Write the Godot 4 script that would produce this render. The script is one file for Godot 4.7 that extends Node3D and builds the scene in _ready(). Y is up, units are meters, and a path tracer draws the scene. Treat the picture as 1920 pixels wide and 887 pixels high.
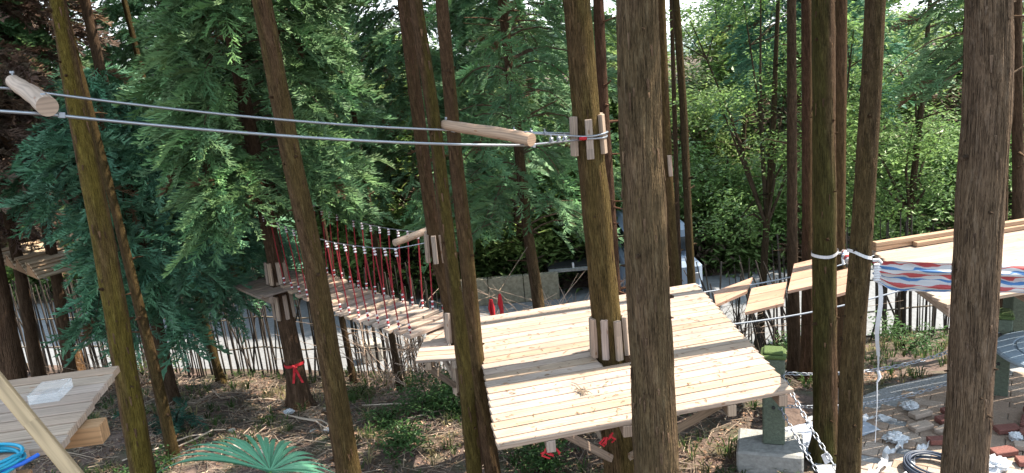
extends Node3D

var rng := RandomNumberGenerator.new()
var noise := FastNoiseLite.new()
var rough_noise := FastNoiseLite.new()
var used := {}
var M := {}
var cedar_sprays := []
var leaf_clumps := []
var sun_way := Vector3.UP


# ---------------------------------------------------------------- mesh helpers
class Build:
	var v := PackedVector3Array()
	var n := PackedVector3Array()
	var uv := PackedVector2Array()
	var c := PackedColorArray()
	var ix := PackedInt32Array()
	var tint := Color.WHITE

	func vert(p: Vector3, nn: Vector3, t := Vector2.ZERO) -> int:
		v.append(p); n.append(nn); uv.append(t); c.append(tint)
		return v.size() - 1

	func face(pts: Array, outward: Vector3, uvs := []) -> void:
		var nn: Vector3 = (pts[1] - pts[0]).cross(pts[2] - pts[0])
		if nn.length_squared() < 1e-16 and pts.size() > 3:
			nn = (pts[2] - pts[0]).cross(pts[3] - pts[0])
		if nn.length_squared() < 1e-18:
			return
		nn = nn.normalized()
		var flip := nn.dot(outward) < 0.0
		if flip:
			nn = -nn
		var s := v.size()
		for k in pts.size():
			vert(pts[k], nn, uvs[k] if uvs.size() > k else Vector2.ZERO)
		for k in range(1, pts.size() - 1):
			if flip:
				ix.append_array([s, s + k, s + k + 1])
			else:
				ix.append_array([s, s + k + 1, s + k])

	# a box with chamfered edges, u runs along its x axis
	func box(xf: Transform3D, size: Vector3, bevel := 0.004, uoff := Vector2.ZERO) -> void:
		var h := size * 0.5
		bevel = minf(bevel, minf(h.x, minf(h.y, h.z)) * 0.6)
		var corner := func(sx: float, sy: float, sz: float, axis: int) -> Vector3:
			var q := Vector3(sx * (h.x - bevel), sy * (h.y - bevel), sz * (h.z - bevel))
			q[axis] = [sx * h.x, sy * h.y, sz * h.z][axis]
			return q
		var put := func(pts: Array, outward: Vector3) -> void:
			var w := []
			var t := []
			for p: Vector3 in pts:
				w.append(xf * p)
				if absf(outward.x) > 0.9:
					t.append(Vector2(p.y * 0.4, p.z) + uoff)
				elif absf(outward.y) > absf(outward.z):
					t.append(Vector2(p.x, p.z) + uoff)
				else:
					t.append(Vector2(p.x, p.y + 0.13) + uoff)
			face(w, xf.basis * outward, t)
		for a in 3:
			var b := (a + 1) % 3
			var d := (a + 2) % 3
			for s in [-1.0, 1.0]:
				var pts := []
				for k in [[-1.0, -1.0], [1.0, -1.0], [1.0, 1.0], [-1.0, 1.0]]:
					var g := [0.0, 0.0, 0.0]
					g[a] = s; g[b] = k[0]; g[d] = k[1]
					pts.append(corner.call(g[0], g[1], g[2], a))
				var o := Vector3.ZERO
				o[a] = s
				put.call(pts, o)
				for s2 in [-1.0, 1.0]:
					var e := []
					for k in [[-1.0, a], [1.0, a], [1.0, b], [-1.0, b]]:
						var g := [0.0, 0.0, 0.0]
						g[a] = s; g[b] = s2; g[d] = k[0]
						e.append(corner.call(g[0], g[1], g[2], int(k[1])))
					var oe := Vector3.ZERO
					oe[a] = s; oe[b] = s2
					put.call(e, oe * 0.7)
		for s in 8:
			var g := [1.0 if s & 1 else -1.0, 1.0 if s & 2 else -1.0, 1.0 if s & 4 else -1.0]
			put.call([corner.call(g[0], g[1], g[2], 0), corner.call(g[0], g[1], g[2], 1), corner.call(g[0], g[1], g[2], 2)], Vector3(g[0], g[1], g[2]) * 0.577)

	# a box whose long axis runs from a to b; w across, t along the given up
	func bar(a: Vector3, b: Vector3, w: float, t: float, up := Vector3.UP, bevel := 0.004, uoff := Vector2.ZERO) -> void:
		var x := (b - a).normalized()
		var z := x.cross(up).normalized()
		var y := z.cross(x)
		box(Transform3D(Basis(x, y, z), (a + b) * 0.5), Vector3((b - a).length(), t, w), bevel, uoff)

	func tube(pts: Array, radii, segs := 8, cap := true, around := 1.0, closed := false, lengthwise := false) -> void:
		var count := pts.size()
		var start := v.size()
		var side := Vector3.ZERO
		var run := 0.0
		var firsts := []
		for k in count:
			var p: Vector3 = pts[k]
			var ahead: Vector3 = pts[(k + 1) % count] if closed else pts[mini(k + 1, count - 1)]
			var back: Vector3 = pts[(k - 1 + count) % count] if closed else pts[maxi(k - 1, 0)]
			var dir := (ahead - back).normalized()
			if side == Vector3.ZERO:
				side = dir.cross(Vector3.UP if absf(dir.y) < 0.95 else Vector3.RIGHT).normalized()
			side = (side - dir * side.dot(dir)).normalized()
			var other := dir.cross(side)
			if k > 0:
				run += p.distance_to(pts[k - 1])
			var r: float = radii if not radii is Array else radii[k]
			for s in segs + 1:
				var ang := TAU * s / segs
				var nn := side * cos(ang) + other * sin(ang)
				vert(p + nn * r, nn, Vector2(run, around * s / segs) if lengthwise else Vector2(around * s / segs, run))
			firsts.append([p, dir, r])
		var rings := count if closed else count - 1
		for k in rings:
			var a := start + k * (segs + 1)
			var b := start + ((k + 1) % count) * (segs + 1)
			for s in segs:
				ix.append_array([a + s, b + s, a + s + 1, a + s + 1, b + s, b + s + 1])
		if cap and not closed:
			for e in [0, count - 1]:
				var f = firsts[e]
				var nn: Vector3 = -f[1] if e == 0 else f[1]
				var ring := []
				for s in segs:
					ring.append(v[start + e * (segs + 1) + s])
				var t := []
				for s in segs:
					t.append(Vector2(cos(TAU * s / segs), sin(TAU * s / segs)) * float(f[2]) + Vector2(0.5, 0.5))
				face(ring, nn, t)

	# a sheet of rows x cols points, normals from its neighbours
	func sheet(pts: PackedVector3Array, cols: int, uvs: PackedVector2Array, tints := PackedColorArray(), wrap := false) -> void:
		var rows := pts.size() / cols
		var s := v.size()
		for r in rows:
			for k in cols:
				var l := k - 1
				var q := k + 1
				if wrap:
					l = cols - 2 if k == 0 else k - 1
					q = 1 if k == cols - 1 else k + 1
				else:
					l = maxi(l, 0)
					q = mini(q, cols - 1)
				var du := pts[r * cols + q] - pts[r * cols + l]
				var dv := pts[mini(r + 1, rows - 1) * cols + k] - pts[maxi(r - 1, 0) * cols + k]
				tint = tints[r * cols + k] if tints.size() else tint
				vert(pts[r * cols + k], du.cross(dv).normalized(), uvs[r * cols + k])
		for r in rows - 1:
			for k in cols - 1:
				var a := s + r * cols + k
				ix.append_array([a, a + cols, a + 1, a + 1, a + cols, a + cols + 1])
		tint = Color.WHITE

	func mesh(m: Material) -> ArrayMesh:
		var arr := []
		arr.resize(Mesh.ARRAY_MAX)
		arr[Mesh.ARRAY_VERTEX] = v
		arr[Mesh.ARRAY_NORMAL] = n
		arr[Mesh.ARRAY_TEX_UV] = uv
		arr[Mesh.ARRAY_COLOR] = c
		arr[Mesh.ARRAY_INDEX] = ix
		var out := ArrayMesh.new()
		out.add_surface_from_arrays(Mesh.PRIMITIVE_TRIANGLES, arr)
		out.surface_set_material(0, m)
		return out


func numbered(called: String) -> String:
	var k: int = used.get(called, 0)
	used[called] = k + 1
	return called if k == 0 else "%s_%03d" % [called, k]


func tag(o: Node, label: String, category: String, group := "", kind := "") -> void:
	o.set_meta("label", label)
	o.set_meta("category", category)
	if group:
		o.set_meta("group", group)
	if kind:
		o.set_meta("kind", kind)


func thing(called: String, label: String, category: String, at := Vector3.ZERO, group := "") -> Node3D:
	var o := Node3D.new()
	o.name = numbered(called)
	add_child(o)
	o.position = at
	tag(o, label, category, group)
	return o


func part(parent: Node, called: String, b: Build, m: Material) -> MeshInstance3D:
	var o := MeshInstance3D.new()
	o.name = numbered(called) if parent == self else called
	o.mesh = b.mesh(m)
	parent.add_child(o, true)
	return o


func shared(parent: Node, called: String, mesh: Mesh, xf: Transform3D) -> MeshInstance3D:
	var o := MeshInstance3D.new()
	o.name = numbered(called) if parent == self else called
	o.mesh = mesh
	o.transform = xf
	parent.add_child(o, true)
	return o


func struct(called: String, b: Build, m: Material) -> MeshInstance3D:
	var o := part(self, called, b, m)
	o.set_meta("kind", "structure")
	return o


func many(parent: Node, called: String, mesh: Mesh, spots: Array, tints: Array) -> MultiMeshInstance3D:
	var mm := MultiMesh.new()
	mm.transform_format = MultiMesh.TRANSFORM_3D
	mm.use_colors = true
	mm.mesh = mesh
	mm.instance_count = spots.size()
	for k in spots.size():
		mm.set_instance_transform(k, spots[k])
		mm.set_instance_color(k, tints[k])
	var o := MultiMeshInstance3D.new()
	o.name = numbered(called) if parent == self else called
	o.multimesh = mm
	o.set_meta("kind", "stuff")
	parent.add_child(o, true)
	return o


# ---------------------------------------------------------------- materials
func picture(w: int, h: int, f: Callable) -> ImageTexture:
	var im := Image.create(w, h, false, Image.FORMAT_RGB8)
	for y in h:
		for x in w:
			im.set_pixel(x, y, f.call(float(x) / w, float(y) / h))
	return ImageTexture.create_from_image(im)


func lin(r: float, g: float, b: float) -> Color:
	return Color(r, g, b).linear_to_srgb()


func plain(r: float, g: float, b: float, rough := 0.8, metal := 0.0) -> StandardMaterial3D:
	var m := StandardMaterial3D.new()
	m.albedo_color = lin(r, g, b)
	m.roughness = rough
	m.metallic = metal
	m.metallic_specular = 0.4
	return m


func grainy(r: float, g: float, b: float, size: float, spread := 0.3, rough := 0.85, seed_ := 3, relief := 0.0) -> StandardMaterial3D:
	var m := plain(1, 1, 1, rough)
	var t := NoiseTexture2D.new()
	t.width = 256; t.height = 256; t.seamless = true
	var f := FastNoiseLite.new()
	f.seed = seed_; f.frequency = 0.03; f.fractal_octaves = 5; f.fractal_gain = 0.62
	t.noise = f
	var ramp := Gradient.new()
	ramp.set_color(0, lin(r * (1 - spread), g * (1 - spread), b * (1 - spread)))
	ramp.set_color(1, lin(r * (1 + spread), g * (1 + spread), b * (1 + spread)))
	t.color_ramp = ramp
	m.albedo_texture = t
	m.uv1_triplanar = true
	m.uv1_world_triplanar = true
	m.uv1_scale = Vector3.ONE / size
	if relief > 0.0:
		var t2 := NoiseTexture2D.new()
		t2.width = 256; t2.height = 256; t2.seamless = true
		t2.noise = f
		m.heightmap_enabled = true
		m.heightmap_texture = t2
		m.heightmap_scale = relief
	return m


func make_materials() -> void:
	# pine: grain along u, knots
	var gn := FastNoiseLite.new()
	gn.seed = 11; gn.frequency = 1.0; gn.fractal_octaves = 3
	for k in 4:
		var knots := []
		for q in 15:
			knots.append(Vector2(rng.randf() * 3.0, rng.randf() * 0.4))
		var off := k * 37.0
		var warm: float = [0.0, 0.5, 1.0, 0.25][k]
		var tex := picture(768, 112, func(u: float, vv: float) -> Color:
			var p := Vector2(u * 3.0, vv * 0.4)
			var bend := 0.0
			var dark := 0.0
			for q: Vector2 in knots:
				var d := (p - q) * Vector2(0.5, 1.0)
				var l := d.length()
				bend += 0.012 * exp(-l * l * 2200.0) * signf(d.y + 0.0001)
				dark = maxf(dark, 1.0 - smoothstep(0.006, 0.012, l))
			var ring := 0.5 + 0.5 * sin(TAU * ((p.y + bend) * 42.0 + 1.3 * gn.get_noise_2d(p.x * 0.7 + off, p.y * 5.0)))
			var fine := gn.get_noise_2d(p.x * 3.0 + off, p.y * 260.0)
			var patch := gn.get_noise_2d(p.x * 1.7 - off, p.y * 8.0 + 50.0)
			var base := Color(0.345, 0.272, 0.232).lerp(Color(0.345, 0.252, 0.195), warm)
			var col := base * (1.0 - 0.28 * ring * ring + 0.12 * fine + 0.22 * patch)
			col = col.lerp(Color(0.20, 0.10, 0.05), dark * 0.8)
			col.a = 1.0
			return col.linear_to_srgb())
		var m := plain(1, 1, 1, 0.65)
		m.albedo_texture = tex
		m.uv1_scale = Vector3(1.0 / 3.0, 1.0 / 0.4, 1)
		m.vertex_color_use_as_albedo = true
		M["pine%d" % k] = m
	# cedar bark: vertical fibres; hue comes from the trunk's own colours
	var bn := FastNoiseLite.new()
	bn.seed = 5; bn.frequency = 1.0; bn.fractal_octaves = 4; bn.fractal_gain = 0.6
	var raw := func(u: float, vv: float) -> float:
		var a := u * TAU
		var cx := cos(a)
		var sx := sin(a)
		var wob := bn.get_noise_3d(cx * 1.2, sx * 1.2, vv * 5.0) * 0.5
		var f := bn.get_noise_3d((cx + wob * 0.12) * 13.0, (sx - wob * 0.12) * 13.0, vv * 4.2)
		var g := bn.get_noise_3d(cx * 30.0, sx * 30.0, vv * 26.0 + 30.0)
		return clampf(0.5 + 0.85 * f + 0.5 * g, 0.0, 1.0)
	var heights := func(u: float, vv: float) -> float:
		var w := smoothstep(0.75, 1.0, vv)
		return lerpf(raw.call(u, vv), raw.call(u, vv - 1.0), w) if w > 0.0 else raw.call(u, vv)
	var bark := picture(384, 768, func(u: float, vv: float) -> Color:
		var h: float = heights.call(u, vv)
		var a := u * TAU
		var w := smoothstep(0.75, 1.0, vv)
		var patch := lerpf(bn.get_noise_3d(cos(a) * 1.6 + 9.0, sin(a) * 1.6, vv * 4.0), bn.get_noise_3d(cos(a) * 1.6 + 9.0, sin(a) * 1.6, vv * 4.0 - 4.0), w)
		var pale := smoothstep(0.1, 0.45, lerpf(bn.get_noise_3d(cos(a) * 4.0 - 20.0, sin(a) * 4.0, vv * 7.0), bn.get_noise_3d(cos(a) * 4.0 - 20.0, sin(a) * 4.0, vv * 7.0 - 7.0), w))
		var col := Color(0.255, 0.215, 0.175) * (0.33 + 1.15 * h + 0.45 * patch)
		col = col.lerp(Color(0.50, 0.47, 0.43), pale * 0.3)
		col.a = 1.0
		return col.clamp().linear_to_srgb())
	var barkh := picture(384, 768, func(u: float, vv: float) -> Color:
		var h: float = heights.call(u, vv)
		return Color(h, h, h))
	var m := plain(1, 1, 1, 0.95)
	m.metallic_specular = 0.2
	m.albedo_texture = bark
	m.heightmap_enabled = true
	m.heightmap_texture = barkh
	m.heightmap_scale = 1.6
	m.vertex_color_use_as_albedo = true
	M.bark = m
	M.twig = plain(0.16, 0.12, 0.085, 0.9)
	M.pale_twig = plain(0.36, 0.29, 0.21, 0.9)
	# foliage
	var fol := plain(1, 1, 1, 0.55)
	fol.vertex_color_use_as_albedo = true
	fol.metallic_specular = 0.35
	fol.backlight_enabled = true
	fol.backlight = Color(0.75, 0.75, 0.75)
	M.needle = fol
	var lf := plain(1, 1, 1, 0.42)
	lf.vertex_color_use_as_albedo = true
	lf.metallic_specular = 0.4
	lf.backlight_enabled = true
	lf.backlight = Color(1.0, 1.0, 1.0)
	M.leaf = lf
	var dry := plain(1, 1, 1, 0.9)
	dry.vertex_color_use_as_albedo = true
	M.dry = dry
	# ground
	var so := grainy(1, 1, 1, 1.3, 0.45, 0.97, 8, 3.0)
	so.vertex_color_use_as_albedo = true
	M.soil = so
	M.asphalt = grainy(0.16, 0.165, 0.175, 0.9, 0.2, 0.9, 2, 0.5)
	M.concrete = grainy(0.22, 0.22, 0.215, 0.5, 0.3, 0.9, 4, 0.5)
	M.wall = grainy(0.22, 0.20, 0.15, 1.1, 0.35, 0.9, 6, 0.4)
	M.stone = grainy(0.33, 0.31, 0.28, 0.3, 0.35, 0.9, 7, 0.6)
	M.post = grainy(0.085, 0.105, 0.08, 0.25, 0.4, 0.85, 9, 0.5)
	M.moss_top = grainy(0.07, 0.105, 0.035, 0.12, 0.45, 0.95, 10, 0.6)
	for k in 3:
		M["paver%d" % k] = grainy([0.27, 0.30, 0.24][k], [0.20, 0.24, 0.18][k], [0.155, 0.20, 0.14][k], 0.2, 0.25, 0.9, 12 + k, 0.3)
	M.red_brick = grainy(0.15, 0.06, 0.05, 0.15, 0.35, 0.9, 15, 0.4)
	M.dust = grainy(0.23, 0.235, 0.245, 0.35, 0.25, 0.95, 16, 0.5)
	M.steel = plain(0.30, 0.32, 0.36, 0.38, 0.85)
	M.zinc = plain(0.26, 0.28, 0.32, 0.45, 0.6)
	M.red_rope = grainy(0.22, 0.018, 0.025, 0.02, 0.4, 0.9, 17)
	M.bead = plain(0.55, 0.50, 0.53, 0.5)
	M.red_bead = plain(0.30, 0.02, 0.03, 0.5)
	M.red = plain(0.38, 0.015, 0.022, 0.7)
	M.blue = plain(0.02, 0.10, 0.45, 0.6)
	M.cyan = plain(0.015, 0.24, 0.38, 0.45)
	M.white = plain(0.5, 0.5, 0.53, 0.6)
	M.dark = plain(0.02, 0.02, 0.022, 0.6)
	M.hose = plain(0.035, 0.045, 0.07, 0.45)
	M.table = grainy(0.17, 0.22, 0.27, 0.4, 0.12, 0.6, 18)
	M.ped = grainy(0.24, 0.27, 0.28, 0.3, 0.2, 0.7, 19)
	M.blue_sheet = plain(0.20, 0.26, 0.36, 0.5)
	M.car = plain(0.20, 0.25, 0.33, 0.3)
	M.glass = plain(0.02, 0.025, 0.03, 0.1)
	M.palm = plain(1, 1, 1, 0.38)
	M.palm.vertex_color_use_as_albedo = true
	M.palm.backlight_enabled = true
	M.palm.backlight = Color(0.5, 0.5, 0.5)
	var film := plain(0.9, 0.92, 0.95, 0.2)
	film.albedo_color.a = 0.10
	film.transparency = BaseMaterial3D.TRANSPARENCY_ALPHA
	M.film = film
	var bagm := plain(0.5, 0.52, 0.56, 0.35)
	bagm.backlight_enabled = true
	bagm.backlight = Color(0.6, 0.6, 0.6)
	M.bag = bagm
	# woven tarp: wavering red and blue bands on white
	var tarp := picture(512, 128, func(u: float, vv: float) -> Color:
		var wob := 0.045 * sin(u * 17.0) + 0.03 * sin(u * 31.0 + 1.0)
		var y := fposmod(vv * 2.9 + wob * sin(vv * 9.0) * 2.0, 1.0)
		var width := 0.12 + 0.09 * sin(u * 14.0 + floorf(vv * 2.9 + wob) * 2.1)
		var col := Color(0.46, 0.455, 0.47)
		if absf(y - 0.27) < width:
			col = Color(0.36, 0.06, 0.065)
		elif absf(y - 0.76) < width * 0.85:
			col = Color(0.055, 0.15, 0.34)
		var weave := 0.92 + 0.08 * sin(u * 900.0) * sin(vv * 380.0)
		col = col * weave
		col.a = 1.0
		return col.linear_to_srgb())
	var tm := plain(1, 1, 1, 0.6)
	tm.albedo_texture = tarp
	tm.backlight_enabled = true
	tm.backlight = Color(0.4, 0.4, 0.4)
	M.tarp = tm


func pine() -> StandardMaterial3D:
	return M["pine%d" % (rng.randi() % 4)]


func grey(lo: float, hi: float) -> Color:
	var g := rng.randf_range(lo, hi)
	return Color(g, g * rng.randf_range(0.97, 1.0), g * rng.randf_range(0.92, 1.0))


# ---------------------------------------------------------------- the land
func fence_z(x: float) -> float:
	return -12.6 + 0.25 * minf(0.0, x + 1.5)


func land(x: float, z: float) -> float:
	var s := z - fence_z(x)
	var bump := 0.05 * noise.get_noise_2d(x * 60.0, z * 60.0) + 0.03 * noise.get_noise_2d(x * 260.0, z * 260.0)
	if s < -0.7:
		var far := -s - 5.6
		if far < 0.0:
			return -0.04 + (s + 0.7) * 0.0
		return -0.04 + minf(far * 0.5, 3.2 + far * 0.02) + clampf(far, 0, 1) * (bump * 3.0 + 0.9 * noise.get_noise_2d(x * 9.0, z * 9.0))
	var l := clampf(0.30 + s * 0.25, 0.0, 1.35)
	var r := clampf(1.62 + minf(0.0, z + 8.2) * 0.3, 0.0, 1.62)
	var k := smoothstep(0.8, 2.6, x)
	var flat := smoothstep(2.2, 2.8, x) * smoothstep(-8.4, -8.0, z)
	return lerpf(l, r, k) + bump * (1.0 - flat) * smoothstep(-0.7, 0.3, s) + 0.12 * noise.get_noise_2d(x * 25.0, z * 25.0) * (1.0 - k) * smoothstep(-0.7, 0.6, s)


func make_land() -> void:
	var xs := []
	var zs := []
	var q := -70.0
	while q < 70.0:
		xs.append(q)
		q += 0.16 if q > -10.0 and q < 9.0 else 2.0
	q = 12.0
	while q > -75.0:
		zs.append(q)
		q -= 0.16 if q < -3.0 and q > -15.0 else (0.8 if q > -30.0 and q < 0.0 else 2.5)
	var pts := PackedVector3Array()
	var uvs := PackedVector2Array()
	var cols := PackedColorArray()
	for z: float in zs:
		for x: float in xs:
			pts.append(Vector3(x, land(x, z), z))
			uvs.append(Vector2(x, z))
			var a := noise.get_noise_2d(x * 40.0 + 300.0, z * 40.0)
			var b := noise.get_noise_2d(x * 110.0 - 300.0, z * 110.0)
			var col := Color(0.080, 0.056, 0.047).lerp(Color(0.135, 0.094, 0.078), clampf(0.5 + a, 0, 1))
			col = col.lerp(Color(0.05, 0.07, 0.03), smoothstep(0.1, 0.4, b) * 0.6)
			col.a = 1.0
			cols.append(col)
	var b := Build.new()
	b.sheet(pts, xs.size(), uvs, cols)
	struct("ground", b, M.soil)
	# road
	b = Build.new()
	pts = PackedVector3Array()
	uvs = PackedVector2Array()
	for k in 81:
		var x := -40.0 + k
		for s in [-0.95, -2.5, -4.0, -5.5]:
			pts.append(Vector3(x, 0.0, fence_z(x) + s))
			uvs.append(Vector2(x, s))
	b.sheet(pts, 4, uvs)
	struct("road", b, M.asphalt)


# ---------------------------------------------------------------- trees
func along(pts: Array, y: float) -> Vector3:    # (x, z, r) at height y; pts = [y, x, z, r] rising
	var out := Vector3.ZERO
	for o in [-0.3, -0.1, 0.1, 0.3]:
		var yy: float = y + o
		var k := 0
		while k < pts.size() - 2 and yy > pts[k + 1][0]:
			k += 1
		var a = pts[k]
		var b = pts[k + 1]
		var t: float = (yy - a[0]) / (b[0] - a[0])
		out += Vector3(lerpf(a[1], b[1], t), lerpf(a[2], b[2], t), maxf(lerpf(a[3], b[3], t), 0.02)) * 0.25
	return out


func stem(tree: Node3D, pts: Array, segs: int, step: float, tint: Color, moss: Color, moss_side: float, moss_much: float, seed_: int) -> void:
	var y0: float = pts[0][0]
	var y1: float = pts[-1][0]
	var rows := int((y1 - y0) / step) + 1
	var v := PackedVector3Array()
	var uvs := PackedVector2Array()
	var cols := PackedColorArray()
	var o := float(seed_) * 17.3
	for k in rows:
		var y := y0 + (y1 - y0) * k / (rows - 1)
		var c := along(pts, y)
		var flare := 1.0 + 0.55 * exp(-maxf(0.0, y - y0 - 0.12) / 0.16)
		for s in segs + 1:
			var ang := TAU * (s % segs) / segs
			var ca := cos(ang)
			var sa := sin(ang)
			var ridge := rough_noise.get_noise_3d(ca * 210.0 * c.z / 0.12 + o, y * 16.0, sa * 210.0 * c.z / 0.12)
			var lump := noise.get_noise_3d(ca * 40.0 + o, y * 60.0, sa * 40.0)
			var lobes := (flare - 1.0) * 0.35 * sin(ang * 5.0 + o)
			var r := c.z * (flare + lobes + 0.07 * ridge + 0.075 * lump)
			v.append(Vector3(c.x + ca * r, y, c.y + sa * r))
			uvs.append(Vector2(float(s) / segs, y / (1.7 * c.z / 0.12)))
			var m := clampf(0.5 + 1.6 * noise.get_noise_3d(ca * 22.0 + o, y * 22.0, sa * 22.0) + 0.55 * cos(ang - moss_side), 0, 1) * moss_much
			var br := 1.0 + 0.28 * noise.get_noise_3d(ca * 30.0 - o, y * 45.0, sa * 30.0)
			var col := tint.lerp(moss, m) * br
			col.a = 1.0
			cols.append(col)
	var b := Build.new()
	b.sheet(v, segs + 1, uvs, cols, true)
	part(tree, "trunk", b, M.bark)


func stubs(tree: Node3D, pts: Array, count: int, ylo: float, yhi: float, longest: float, tint: Color) -> void:
	for k in count:
		var y := rng.randf_range(ylo, yhi)
		var c := along(pts, y)
		var ang := rng.randf() * TAU
		var d := Vector3(cos(ang), rng.randf_range(-0.1, 0.35), sin(ang))
		var l := rng.randf_range(0.3, 1.0) * longest
		var p := Vector3(c.x, y, c.y) + Vector3(d.x, 0, d.z) * c.z * 0.9
		var b := Build.new()
		b.tint = tint
		var w := rng.randf_range(0.006, 0.014)
		var bend := Vector3(rng.randf_range(-0.2, 0.2), rng.randf_range(-0.25, 0.1), rng.randf_range(-0.2, 0.2)) * l
		b.tube([p, p + d * l * 0.5 + bend * 0.2, p + d * l + bend], [w * 1.7, w, w * 0.6], 6)
		part(tree, "branch_stub", b, M.bark)


# one frond of a cedar: a drooping stem with cords of needles down both sides
func make_spray(seed_: int) -> ArrayMesh:
	rng.seed = seed_
	var b := Build.new()
	var length := 0.45
	for k in 11:
		var t := (k + 1) / 11.0
		var p := Vector3(length * t, -0.10 * t * t, 0.012 * sin(t * 7.0))
		for side in [-1.0, 1.0]:
			var l := 0.19 * (1.0 - 0.45 * t) * rng.randf_range(0.6, 1.15)
			var d := Vector3(rng.randf_range(0.75, 1.2), rng.randf_range(-0.25, 0.45), side * rng.randf_range(0.25, 0.95)).normalized()
			cord(b, p, d, l)
			for f in 3:
				var d2 := (d + Vector3(0.25, rng.randf_range(-0.35, 0.5), rng.randf_range(-0.75, 0.75))).normalized()
				cord(b, p + d * l * rng.randf_range(0.1, 0.6), d2, l * rng.randf_range(0.45, 0.75))
	cord(b, Vector3(length * 0.92, -0.09, 0), Vector3(1, -0.25, 0).normalized(), 0.09)
	var st := []
	for k in 6:
		var t := k / 5.0
		st.append(Vector3(length * t, -0.10 * t * t, 0.012 * sin(t * 7.0)))
	b.tube(st, [0.006, 0.005, 0.005, 0.004, 0.004, 0.003], 4, false)
	return b.mesh(M.needle)


func cord(b: Build, p: Vector3, d: Vector3, l: float) -> void:
	var s := d.cross(Vector3.UP).normalized()
	var u := s.cross(d)
	var w := 0.0072
	var mid := p + d * l * 0.45
	var tip := p + d * l + u * l * 0.12
	for k in 3:
		var a0 := TAU * k / 3.0
		var a1 := TAU * (k + 1) / 3.0
		var e0 := s * cos(a0) + u * sin(a0)
		var e1 := s * cos(a1) + u * sin(a1)
		var o := e0 + e1
		b.face([p + e0 * w * 0.5, mid + e0 * w, mid + e1 * w, p + e1 * w * 0.5], o)
		b.face([mid + e0 * w, tip, mid + e1 * w], o)


func make_leaves(seed_: int, count: int, size: float, reach: float) -> ArrayMesh:
	rng.seed = seed_
	var b := Build.new()
	for k in count:
		var p := Vector3(rng.randfn(), rng.randfn() * 0.45, rng.randfn()) * reach * 0.55
		var yaw := rng.randf() * TAU
		var d := Vector3(cos(yaw), rng.randf_range(-0.7, 0.25), sin(yaw)).normalized()
		var s := d.cross(Vector3.UP).normalized()
		s = (s + Vector3.UP * rng.randf_range(-0.5, 0.5)).normalized()
		var nn := s.cross(d).normalized()
		var l := size * rng.randf_range(0.7, 1.2)
		var w := l * 0.24
		var g := rng.randf_range(0.8, 1.2)
		b.tint = Color(g, g, g)
		var m := p + d * l * 0.4 - nn * l * 0.05
		b.face([p, p + d * l * 0.4 + s * w, p + d * l, m], nn)
		b.face([p, m, p + d * l, p + d * l * 0.4 - s * w], nn)
	return b.mesh(M.leaf)


func shades_deck(p: Vector3) -> bool:
	# gaps cut into the mostly unseen crowns to let sun onto platforms, walkways, cedars
	var t := (p.y - 3.0) / sun_way.y
	var q := p - sun_way * t
	if q.x > -2.0 and q.x < 3.0 and q.z > -9.4 and q.z < -4.4:
		return true
	if q.x > 2.7 and q.x < 8.0 and q.z > -9.8 and q.z < -5.2:
		return true
	var up := p - sun_way * ((p.y - 6.0) / sun_way.y)
	if Vector2(up.x + 3.2, up.z + 10.3).length() < 3.2 or Vector2(up.x + 5.4, up.z + 11.2).length() < 2.2:
		return true
	if Vector2(q.x + 7.7, q.z + 12.0).length() < 1.3:
		return true
	var near := Geometry3D.get_closest_point_to_segment(Vector3(q.x, 0, q.z), Vector3(-3.3, 0, -10.5), Vector3(-0.9, 0, -8.0))
	return near.distance_to(Vector3(q.x, 0, q.z)) < 0.95


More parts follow.
